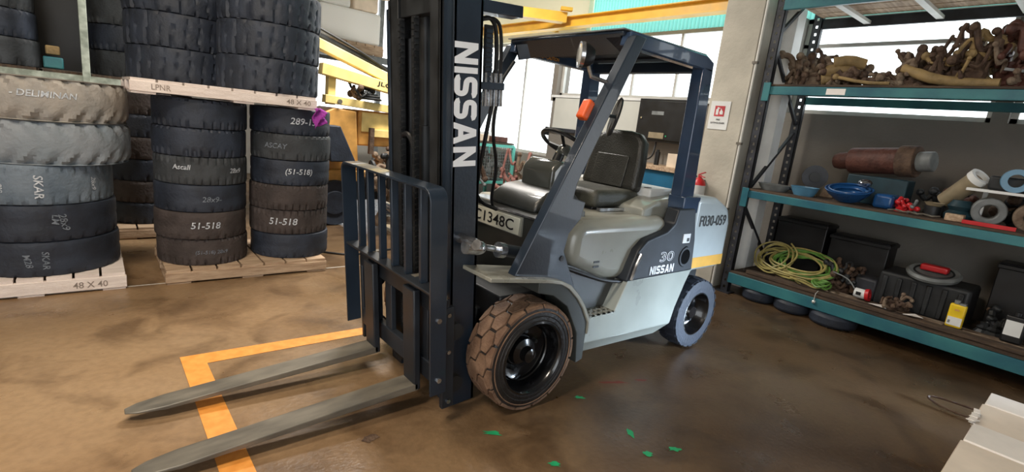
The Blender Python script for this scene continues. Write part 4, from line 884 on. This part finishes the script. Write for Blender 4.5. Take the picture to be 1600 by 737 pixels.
# =================================================================== PARTS RACK (right)
XF, XB = 3.55, 4.42
t = thing('parts_rack', 'tall turquoise-beamed parts rack loaded with scrap beside the column', 'rack', (3.98, -1.35, 0))
def post(x, y):
    mb = MB(); w_ = .09; n_ = 0; z = 0
    mb.bx(x-.0, x+.006, y-w_/2, y-.012, 0, 3.6); mb.bx(x, x+.006, y+.012, y+w_/2, 0, 3.6)
    while z < 3.6: mb.bx(x, x+.006, y-.012, y+.012, z, z+.05); z += .078
    mb.bx(x, x+.06, y-w_/2, y-w_/2+.006, 0, 3.6); mb.bx(x, x+.06, y+w_/2-.006, y+w_/2, 0, 3.6)
    return obj('post', mb, 'rackdark', t, smooth=False)
for y in (.13, -2.95):
    post(XF-.02, y); post(XB, y)
    for z in (.1, 3.4): obj('frame_strut', MB().beam((XF, y, z), (XB+.02, y, z), .03, .03), 'rackdark', t)
    for k_, z in enumerate((.3, 1.1, 1.9, 2.7)):
        a, b = (XF+.02, XB) if k_ % 2 else (XB, XF+.02); obj('brace', MB().beam((a, y, z), (b, y, z+.7), .03, .03), 'rackdark', t)
    for x in (XF, XB+.03): obj('foot_plate', MB().bx(x-.06, x+.08, y-.08, y+.08, 0, .012), 'rackdark', t)
for z0, z1 in ((.125, .235), (1.07, 1.145), (2.125, 2.205), (2.93, 3.03)):
    obj('front_beam', MB().bx(XF-.04, XF+.0, -2.93, .1, z0, z1), 'teal', t, .004)
    obj('rear_beam', MB().bx(XB+.02, XB+.06, -2.93, .1, z0, z1), 'teal' if z0 < 2.5 else 'rackdark', t, .004)
    if z0 > 2.5:
        for y in (-.35, -.95, -1.55, -2.3): obj('cross_tie', MB().bx(XF, XB+.02, y-.03, y+.03, z0+.02, z0+.05), 'pipewhite', t)
        for i in range(4): obj('deck_board', MB().bx(XF+.02+.21*i, XF+.21+.21*i, -2.9, .08, z1+.001, z1+.02), 'wood', t)
    else:
        for i in range(4): obj('deck_board', MB().bx(XF-.03+.222*i, XF+.182+.222*i, -2.92, .09, z1+.001+random.uniform(0, .004), z1+.022), 'wooddark', t)
for y in (-.15, .02): pass
obj('beam_connector', MB().bx(XF-.06, XF-.04, .06, .13, .97, 1.17), 'teal', t, .003)
obj('beam_connector', MB().bx(XF-.06, XF-.04, .06, .13, 2.06, 2.24), 'teal', t, .003)
obj('paper_tag', MB().bx(XF-.043, XF-.04, -.62, -.46, 2.135, 2.19), 'card', t)
Z1, Z2, Z3 = .26, 1.168, 2.229
# --- top shelf : gnarled parts
tops = [(-.12, .26, .30, 'rustpale', 'rust', 'tangle of pale bent brake pipes at the column end of the top shelf'),
        (-.46, .22, .18, 'rust', 'rustpale', 'low dark pipe tangle next to the yellowed hoses on the top shelf'),
        (-.80, .20, .12, 'rustpale', 'rust', 'flat pile of linkage rods in the middle gap of the top shelf'),
        (-1.06, .24, .32, 'rust', 'rustpale', 'rusty pipe tangle left of the tall pointed part on the top shelf'),
        (-1.36, .26, .46, 'rust', 'rusttan', 'tall brown tangle behind the bent tan hose on the top shelf'),
        (-1.70, .28, .48, 'maroon', 'rustpale', 'reddish brown scrap pile right of the pointed part on the top shelf'),
        (-2.08, .30, .5, 'rust', 'maroon', 'scrap pile at the right edge of view on the top shelf')]
for i, (y, r_, h_, m1, m2, lb_) in enumerate(tops):
    gnarl('pipe_tangle', lb_, 'scrap', (3.9, y, Z3), r_, 30, .021, m1, seed=20+i, flat=h_/r_*.6, m2=m2)
for i, (y0, y1, z, r_) in enumerate(((-.30, -.52, .07, .05), (-.32, -.55, .15, .055), (-.38, -.60, .23, .05))):
    mb = MB().tube([(3.75, y0, Z3+z), (3.8, (y0+y1)/2, Z3+z+.03), (3.88, y1, Z3+z-.0)], r_, 12, smooth=1)
    obj('hose_section', mb, 'rusttan', label=f'{["bottom", "middle", "topmost"][i]} of the three short yellowed hose sections on the top shelf', cat='hose')
obj('bent_hose', MB().tube([(3.72, -.96, Z3+.17), (3.7, -1.05, Z3+.13), (3.7, -1.2, Z3+.07), (3.7, -1.45, Z3+.04), (3.7, -1.62, Z3+.045)], [.038, .045, .045, .042, .04, .036], 12, smooth=2), 'rusttan', label='long tan bent hose lying at the front of the top shelf', cat='hose')
obj('pointed_bracket', MB().prism([(-1.25, Z3), (-1.5, Z3), (-1.44, Z3+.3), (-1.36, Z3+.52), (-1.31, Z3+.4), (-1.28, Z3+.2)], 0, 4.14, 4.2), 'rustpale', bevel=.01, label='tall pointed plate standing up from the top shelf scrap', cat='plate')
obj('link_rod', MB().tube([(3.68, -.45, Z3+.09), (3.66, -.7, Z3+.035), (3.66, -.9, Z3+.03)], .016, 8, smooth=1).ball((3.68, -.45, Z3+.09), .03), 'rusttan', label='thin curved rod at the front of the top shelf', cat='rod')
obj('flat_bar', MB().beam((3.7, -1.62, Z3+.15), (3.75, -1.85, Z3+.12), .04, .02), 'greypl', label='short grey flat bar resting on the right pile of the top shelf', cat='bar')
# --- middle shelf
def ring(name, c, axis, Ro, Ri, w_, m, label, cat, n=32, bev=0):
    c = Vector(c); a = Vector(axis).normalized()*w_; return obj(name, MB().lathe([(Ri, 0), (Ro, 0), (Ro, 1), (Ri, 1)], n, c-a/2, c+a/2, closed=True), m, bevel=bev, label=label, cat=cat)
def dish(name, c, Ro, h, m, label, cat, n=28, sy=1.0, tilt=0):
    mt = Matrix.Translation(c) @ Matrix.Rotation(R(tilt), 4, 'Y') @ Matrix.Diagonal((1, sy, 1, 1)); mb = MB(mt)
    mb.lathe([(0, 0), (Ro*.7, 0), (Ro*.9, .5), (Ro, 1), (Ro*1.04, 1), (Ro*1.02, .9), (Ro*.94, .86), (Ro*.86, .5), (Ro*.64, .12), (0, .12)], n, (0, 0, 0), (0, 0, h)); return obj(name, mb, m, label=label, cat=cat)
dish('basin', (3.72, -.09, Z2), .13, .07, 'greypl', 'shallow grey-white basin at the column end of the middle shelf', 'basin', sy=1.25)
obj('cover_plate', MB(Matrix.Translation((3.95, -.0, Z2+.03)) @ Matrix.Rotation(R(10), 4, 'Y')).bx(-.1, .1, -.14, .12, 0, .02), 'blue', bevel=.006, label='flat blue cover behind the grey-white basin', cat='cover')
dish('bowl', (3.72, -.39, Z2), .115, .09, 'lightblue', 'pale blue plastic bowl between the basin and the big blue dish', 'bowl', sy=1.1)
bd = thing('ribbed_dish', 'large ribbed deep-blue plastic dish on the middle shelf', 'dish', (3.72, -.76, Z2))
mb = MB(Matrix.Translation((3.74, -.78, Z2)) @ Matrix.Rotation(R(-14), 4, 'Y')); mb.lathe([(0, 0), (.10, 0), (.17, .6), (.2, 1), (.19, 1.03), (.15, .7), (.09, .3), (0, .3)], 32, (.0, 0, .03), (.0, 0, .14)); obj('shell', mb, 'blue', bd)
for r_, z_ in ((.085, .075), (.125, .10), (.165, .13)):
    mb = MB(Matrix.Translation((3.74, -.78, Z2)) @ Matrix.Rotation(R(-14), 4, 'Y')); mb.tube([(r_*math.cos(a), r_*math.sin(a), z_+.012) for a in [2*PI*i/28 for i in range(28)]], .009, 6, closed=True); obj('rib', mb, 'blue', bd)
obj('blue_tray', MB().bx(3.72, 3.95, -1.14, -.98, Z2, Z2+.13), 'blue', bevel=.03, seg=3, label='rounded blue tub right beside the ribbed dish', cat='tub')
obj('foil_scrap', MB().ball((3.8, -.87, Z2+.205), (.05, .06, .035), 9, 6), 'chrome', label='crumpled silver foil above the ribbed dish', cat='foil')
ft = thing('brake_disc', 'black disc standing on edge behind the pale blue bowl', 'disc', (4.0, -.3, Z2))
obj('disc', MB().cyl((3.99, -.36, Z2+.19), (4.03, -.34, Z2+.19), .12, n=32), 'rackdark', ft); obj('hub', MB().cyl((3.96, -.37, Z2+.19), (3.99, -.36, Z2+.19), .05, n=20), 'dark', ft); obj('stand', MB().bx(3.96, 4.06, -.42, -.28, Z2, Z2+.08), 'beige', ft)
for i, y in enumerate((-.5, -.6)): obj('bracket', MB().prism([(y-.07, Z2), (y+.07, Z2), (y+.03, Z2+.12), (y-.02, Z2+.15+.02*i)], 0, 4.0+.08*i, 4.05+.08*i), 'rustpale' if not i else 'dark', bevel=.008, label=['beige cast bracket behind the pale blue bowl', 'dark cast bracket behind the ribbed dish'][i], cat='bracket')
ex = thing('silencer', 'big maroon-brown rusty silencer drum lying above the blue dishes', 'silencer', (4.05, -.9, Z2+.3))
obj('drum', MB().cyl((4.1, -.62, Z2+.40), (4.02, -1.05, Z2+.44), .125, n=28), 'maroon', ex, .01)
obj('end_cap', MB().lathe([(0, 0), (.07, 0), (.085, .3), (.085, .9), (.11, 1)], 24, (4.13, -.47, Z2+.375), (4.1, -.62, Z2+.4)), 'maroon', ex)
obj('flange', MB().cyl((4.02, -1.04, Z2+.44), (4.0, -1.18, Z2+.45), .145, n=28), 'rust', ex, .008)
obj('outlet', MB().cyl((4.0, -1.18, Z2+.45), (3.98, -1.3, Z2+.465), .09, n=24), 'greypl', ex, .01)
obj('crate', MB().bx(4.0, 4.25, -1.15, -.65, Z2, Z2+.27), 'tealdark', bevel=.01, label='dark teal box under the rusty silencer', cat='box')
gnarl('orange_parts', 'small heap of reddish-orange parts by the blue tub', 'parts', (3.75, -1.24, Z2), .13, 8, .011, 'red', seed=31, flat=.5, m2='greypl')
dish('cap', (3.78, -1.42, Z2+.09), .07, .03, 'beige', 'round cream cap beside the leaning filter', 'cap')
obj('cap_block', MB().cyl((3.78, -1.42, Z2), (3.78, -1.42, Z2+.088), .06, n=20), 'dark', label='short black canister under the round cream cap', cat='canister')
mb = MB()
for i in range(7):
    a = Vector((3.6, -1.18-.05*i, Z2+.016)); mb.tube([a+Vector((.02*math.cos(t)*1.1, .032*math.sin(t), .006*((i % 2)*2-1)*math.sin(t))) for t in [2*PI*k/12 for k in range(12)]], .006, 6, closed=True)
obj('chain', mb, 'steel', label='short steel chain lying on the middle shelf edge below the orange parts', cat='chain')
fl = thing('filter_canister', 'beige cylindrical filter leaning on the middle shelf', 'filter', (3.85, -1.55, Z2))
obj('barrel', MB().cyl((3.92, -1.46, Z2+.14), (3.82, -1.64, Z2+.36), .072, n=28), 'beige', fl)
obj('end_ring', MB().lathe([(.05, 0), (.078, 0), (.078, 1), (.05, 1)], 28, (3.826, -1.63, Z2+.35), (3.81, -1.66, Z2+.385), closed=True), 'white', fl)
obj('foot', MB().bx(3.86, 3.98, -1.52, -1.38, Z2, Z2+.1), 'dark', fl, .01)
obj('pump_body', MB().lathe([(0, 0), (.09, 0), (.1, .3), (.07, .5), (.09, .7), (.06, 1), (0, 1)], 20, (3.75, -1.6, Z2), (3.75, -1.6, Z2+.17)), 'tealdark', label='dark teal pump body in front of the leaning filter', cat='pump')
obj('wood_block', MB().bx(3.6, 3.7, -1.66, -1.54, Z2, Z2+.06), 'wood', bevel=.006, label='small timber block at the front of the middle shelf', cat='block')
ring('bearing_ring', (3.72, -1.78, Z2+.115), (1, .25, .1), .11, .055, .07, 'greypl', 'left of the two grey hollow brake drums on the middle shelf', 'drum', bev=.01)
ring('bearing_ring', (3.74, -2.03, Z2+.115), (1, .2, .1), .11, .05, .07, 'rustpale', 'right of the two hollow brake drums on the middle shelf, rustier', 'drum', bev=.01)
obj('red_bar', MB().beam((3.58, -1.66, Z2+.016), (3.58, -1.98, Z2+.016), .025, .03), 'red', label='red bar lying along the middle shelf edge in front of the brake drums', cat='bar')
mb = MB().bx(3.62, 3.95, -2.5, -1.62, Z2+.265, Z2+.285); mb.bx(3.9, 3.93, -2.48, -2.44, Z2, Z2+.265); mb.bx(3.9, 3.93, -1.72, -1.69, Z2, Z2+.265)
obj('small_shelf', mb, 'white', label='thin white plank bridging over the brake drums', cat='plank')
obj('tool_tray', MB().bx(3.75, 4.0, -2.1, -1.72, Z2+.286, Z2+.40), 'dark', bevel=.02, seg=3, label='dark tub on the thin white plank', cat='tub')
obj('tape_roll', MB().lathe([(.05, 0), (.09, 0), (.09, 1), (.05, 1)], 28, (3.7, -1.88, Z2+.376), (3.66, -1.89, Z2+.376), closed=True), 'lightblue', label='light blue hoop standing on the white plank at the right edge', cat='hoop')
gnarl('linkage_parts', 'dark cast clutter behind the brake drums on the middle shelf', 'parts', (4.12, -1.95, Z2), .2, 9, .022, 'dark', seed=61, flat=.8, m2='rust')
gnarl('linkage_parts', 'dark clutter behind the leaning filter on the middle shelf', 'parts', (4.15, -1.4, Z2), .2, 8, .02, 'dark', seed=62, flat=.6, m2='maroon')
# --- bottom shelf : cables, boards, castings
def coil(name, c, rx, ry, turns, th, m, label, seed, tilt=20):
    rnd = random.Random(seed); pts = []
    for i in range(turns*16):
        a = 2*PI*i/16; k = 1+.22*math.sin(a*.37+seed)+rnd.uniform(-.05, .05)
        x, y, z = rx*k*math.cos(a), ry*k*math.sin(a), th+.006*i/16+abs(.05*math.sin(a*.61))+.04*math.sin(a*.5)**2
        pts.append((c[0]+x, c[1]+y, c[2]+z+(x+rx)*math.tan(R(tilt))))
    return obj(name, MB().tube(pts, th, 6, smooth=1), m, label=label, cat='cable')
coil('cable_coil', (3.84, -.42, Z1), .15, .32, 6, .010, 'cableyellow', 'loose loops of pale yellow cable at the column end of the bottom shelf', 1, 38)
coil('cable_coil', (3.86, -.50, Z1), .13, .26, 5, .012, 'cablegreen', 'green cable coil lying through the yellow loops on the bottom shelf', 2, 42)
coil('cable_coil', (3.80, -.22, Z1), .12, .17, 4, .009, 'cableyellow', 'tight small yellow cable loops nearest the column on the bottom shelf', 5, 50)
coil('hose_coil', (3.66, -.76, Z1), .06, .07, 4, .010, 'cablegreen', 'small green and yellow hose coil on the bottom shelf board', 3, 20)
coil('cable_loop', (3.62, -.62, Z1), .05, .12, 2, .008, 'cableyellow', 'flat yellow wire loop in front of the cable coils', 4, 5)
obj('long_board', MB().beam((3.62, -.05, Z1+.02), (3.6, -2.4, Z1+.02), .09, .035), 'wooddark', bevel=.004, label='long brown board lying along the bottom shelf front edge', cat='board')
obj('long_board', MB().beam((3.76, -.3, Z1+.02), (3.72, -2.5, Z1+.02), .1, .035), 'rustpale', bevel=.004, label='paler long board just behind the front board on the bottom shelf', cat='board')
for i, (a, b, h) in enumerate(((-.55, -.05, .62), (-1.12, -.6, .55), (-2.7, -1.9, .6))):  # black boxes added to stand in for shade at the bay's back
    obj('storage_crate', MB().bx(4.12, 4.4, a, b, Z1, Z1+h).bx(4.10, 4.42, a-.01, b+.01, Z1+h-.05, Z1+h-.01), 'black', bevel=.008, label=['black crate at the back behind the yellow cable loops', 'black crate behind the device with the red cap', 'black crate behind the two bottles'][i], cat='crate')
gnarl('pipe_tangle', 'dark pipe scrap lying behind the cable coils on the bottom shelf', 'scrap', (4.0, -.85, Z1), .2, 12, .016, 'rust', seed=55, flat=.8, m2='dark')
mt_ = thing('small_motor', 'small device with a white printed label and a red cap on the bottom shelf', 'device', (3.72, -1.13, Z1+.04))
obj('body', MB().cyl((3.7, -1.04, Z1+.1), (3.7, -1.13, Z1+.1), .045, n=20), 'white', mt_); obj('red_cap', MB().lathe([(.03, 0), (.055, 0), (.058, 1), (.03, 1)], 20, (3.7, -1.13, Z1+.1), (3.7, -1.16, Z1+.105), closed=True), 'red', mt_)
obj('print', MB().bx(3.652, 3.656, -1.1, -1.06, Z1+.09, Z1+.12), 'ink', mt_); obj('wire', MB().tube([(3.7, -1.04, Z1+.12), (3.75, -.95, Z1+.2), (3.78, -.8, Z1+.22)], .006, 6, smooth=2), 'greypl', mt_)
gb = thing('gearbox', 'large dark ribbed engine block on the bottom shelf', 'engine block', (4.05, -1.5, Z1))
obj('block', MB().bx(3.86, 4.3, -1.82, -1.15, Z1, Z1+.34), 'dark', gb, .03, 3)
for i in range(6): obj('rib', MB().bx(3.835, 3.86, -1.78+.11*i, -1.74+.11*i, Z1+.03, Z1+.3), 'dark', gb, .008)
obj('sump', MB().bx(3.92, 4.25, -1.15, -.95, Z1, Z1+.22), 'rackdark', gb, .03, 3)
wp = thing('wheel_cover', 'dusty white disc with a red handle lying on the engine block', 'cover', (3.95, -1.52, Z1+.34))
obj('disc', MB(Matrix.Translation((3.95, -1.52, Z1+.40)) @ Matrix.Rotation(R(-14), 4, 'Y')).lathe([(0, 0), (.19, 0), (.2, .5), (.18, .9), (.12, .6), (0, .6)], 36, (0, 0, -.02), (0, 0, .03)), 'greypl', wp)
obj('inner_ring', MB(Matrix.Translation((3.95, -1.52, Z1+.40)) @ Matrix.Rotation(R(-14), 4, 'Y')).tube([(.14*math.cos(a), .14*math.sin(a), .02) for a in [2*PI*i/30 for i in range(30)]], .008, 6, closed=True), 'dark', wp)
obj('handle', MB().bx(3.9, 4.0, -1.62, -1.42, Z1+.42, Z1+.475), 'red', wp, .015, 3)
bt = thing('oil_bottle', 'yellow oil bottle with a white label standing on the bottom shelf', 'bottle', (3.68, -1.78, Z1))
obj('bottle_body', MB().bx(3.655, 3.705, -1.84, -1.73, Z1+.04, Z1+.24), 'yellowpl', bt, .014, 3); obj('cap', MB().cyl((3.68, -1.77, Z1+.24), (3.68, -1.77, Z1+.27), .02).bx(3.66, 3.7, -1.83, -1.79, Z1+.236, Z1+.252), 'greypl', bt)
obj('paper_label', MB().bx(3.651, 3.655, -1.832, -1.738, Z1+.06, Z1+.13), 'white', bt); obj('print', MB().bx(3.65, 3.651, -1.80, -1.77, Z1+.185, Z1+.2), 'boomorange', bt)
obj('print', MB().bx(3.65, 3.651, -1.76, -1.745, Z1+.075, Z1+.1), 'greypl', bt); obj('base', MB().bx(3.64, 3.72, -1.85, -1.72, Z1+.0375, Z1+.04), 'wooddark', bt)
bt = thing('oil_bottle', 'black bottle with a white label at the right edge of the bottom shelf', 'bottle', (3.7, -2.1, Z1))
obj('bottle_body', MB().bx(3.68, 3.75, -2.2, -2.07, Z1+.04, Z1+.26), 'black', bt, .015, 3); obj('paper_label', MB().bx(3.675, 3.68, -2.18, -2.08, Z1+.1, Z1+.22), 'white', bt); obj('cap', MB().cyl((3.71, -2.13, Z1+.26), (3.71, -2.13, Z1+.29), .022), 'black', bt)
for i, (y, z) in enumerate(((-1.25, .055), (-1.52, .06))): obj('paper_scrap', MB(Matrix.Translation((3.62, y, Z1+.045)) @ Matrix.Rotation(R(20+30*i), 4, 'Z')).add([(-.03, -.07, 0), (.04, -.05, .012), (.035, .06, .002), (-.03, .05, .014), (-.03, -.07, .003), (.04, -.05, .015), (.035, .06, .005), (-.03, .05, .017)], [(0, 1, 2, 3), (7, 6, 5, 4), (0, 1, 5, 4), (1, 2, 6, 5), (2, 3, 7, 6), (3, 0, 4, 7)]), 'card', label=['pale scrap left of the engine block front', 'pale scrap between the engine block and the yellow bottle'][i], cat='scrap')
gnarl('linkage_parts', 'brown bent linkage parts in front of the engine block', 'parts', (3.74, -1.36, Z1+.04), .16, 8, .014, 'rust', seed=41, flat=.5, m2='rustpale')
gnarl('linkage_parts', 'dark parts between the two bottles on the bottom shelf', 'parts', (3.9, -1.98, Z1), .16, 7, .018, 'dark', seed=42, flat=.8, m2='rust')
obj('drip_tag', MB().ball((3.505, -.78, .2), .018).tube([(3.56, -.78, .30), (3.505, -.78, .28), (3.505, -.78, .21)], .004, 6), 'lens', label='little shiny tag hanging over the lowest turquoise beam', cat='tag')
# tyres under the rack
for i, (y, r_) in enumerate(((-.20, .165), (-.545, .17), (-.93, .205))):
    ring('tyre', (3.66, y-.0, .062), (0, 0, 1), r_, r_*.5, .12, 'rubber', f'{["first", "second", "third"][i]} small tyre from the column lying flat under the lowest beam', 'tyre', bev=.03)
# =================================================================== foreground packing board + strap
t = thing('packing_case', 'white card-covered packing case at the bottom right corner of view', 'case', (1.45, -2.75, 0))
Mx = Matrix.Translation((1.74, -2.25, 0)) @ Matrix.Rotation(R(1), 4, 'Z')
obj('case_body', MB(Mx).bx(-1.25, .02, -1.0, -.02, 0, .43), 'cardtan', t, .01)
for i, (a, b, m_, dz) in enumerate(((-.17, .04, 'card', .004), (-.50, -.172, 'cardpale', .0), (-.74, -.502, 'card', .006), (-1.27, -.742, 'cardpale', .0))):
    o = obj('card_sheet', MB(Mx).bx(a, b, -1.03, .0+.008*(i % 2), .43, .445+dz), m_, t, .004)
for i in range(9): obj('torn_edge', MB(Mx @ Matrix.Translation((-.42+random.uniform(-.1, .06), .004, .448+.003*i)) @ Matrix.Rotation(R(random.uniform(-40, 40)), 4, 'Z')).bx(-.025, .025, -.01, .014, 0, .0025), 'card', t)
obj('strap', MB().tube([(2.62, -2.6, .01), (2.52, -2.3, .02), (2.5, -2.05, .012), (2.54, -1.90, .03), (2.6, -1.93, .04), (2.64, -2.1, .035), (2.68, -2.35, .03), (2.72, -2.6, .01)], .007, 6, smooth=3), 'rust', label='thin dark bent strap loop on the floor beside the packing case', cat='strap')
obj('floor_cable', MB().tube([(-.05, 2.9, .012), (.18, 2.66, .012), (.35, 2.6, .012), (.5, 2.72, .012), (.9, 2.7, .012), (1.2, 3.2, .012)], .010, 6, smooth=2), 'black', label='black cable lying on the floor beside the timber pallet', cat='cable')

# groups for the repeats
for o in list(scn.objects):
    if 'category' not in o.keys() or 'group' in o.keys(): continue
    b = o.name.split('.')[0]; l = o.location
    if b == 'tyre':
        if l.x > 2: g = 'small tyres under the parts rack'
        elif l.y > 4: g = 'dark tyres on and under the rack behind'
        elif l.z > 1.55: g = 'large tyres on the raised pallet'
        elif l.x < -1.8: g = 'tyres of the leftmost stack'
        elif l.x < -.8: g = 'tyres of the left stack under the raised pallet'
        else: g = 'tyres of the right stack under the raised pallet'
    else: g = {'pallet': 'timber pallets', 'pipe_tangle': 'scrap piles on the parts rack', 'linkage_parts': 'small part heaps on the parts rack', 'hose_section': 'short hose sections on the top shelf', 'cable_coil': 'cable coils on the bottom shelf', 'storage_crate': 'black crates at the back of the bottom shelf', 'oil_bottle': 'bottles on the bottom shelf', 'wrapped_load': 'wrapped loads on the high pallet', 'ceiling_lamp': 'ceiling lamps', 'bearing_ring': 'hollow brake drums on the middle shelf', 'carton': 'cartons on the mesh crate', 'long_board': 'long boards on the bottom shelf', 'paper_scrap': 'pale scraps on the bottom shelf', 'red_scrap': 'reddish pipe heaps behind the seat', 'bracket': 'cast brackets on the middle shelf'}.get(b)
    if g: o['group'] = g
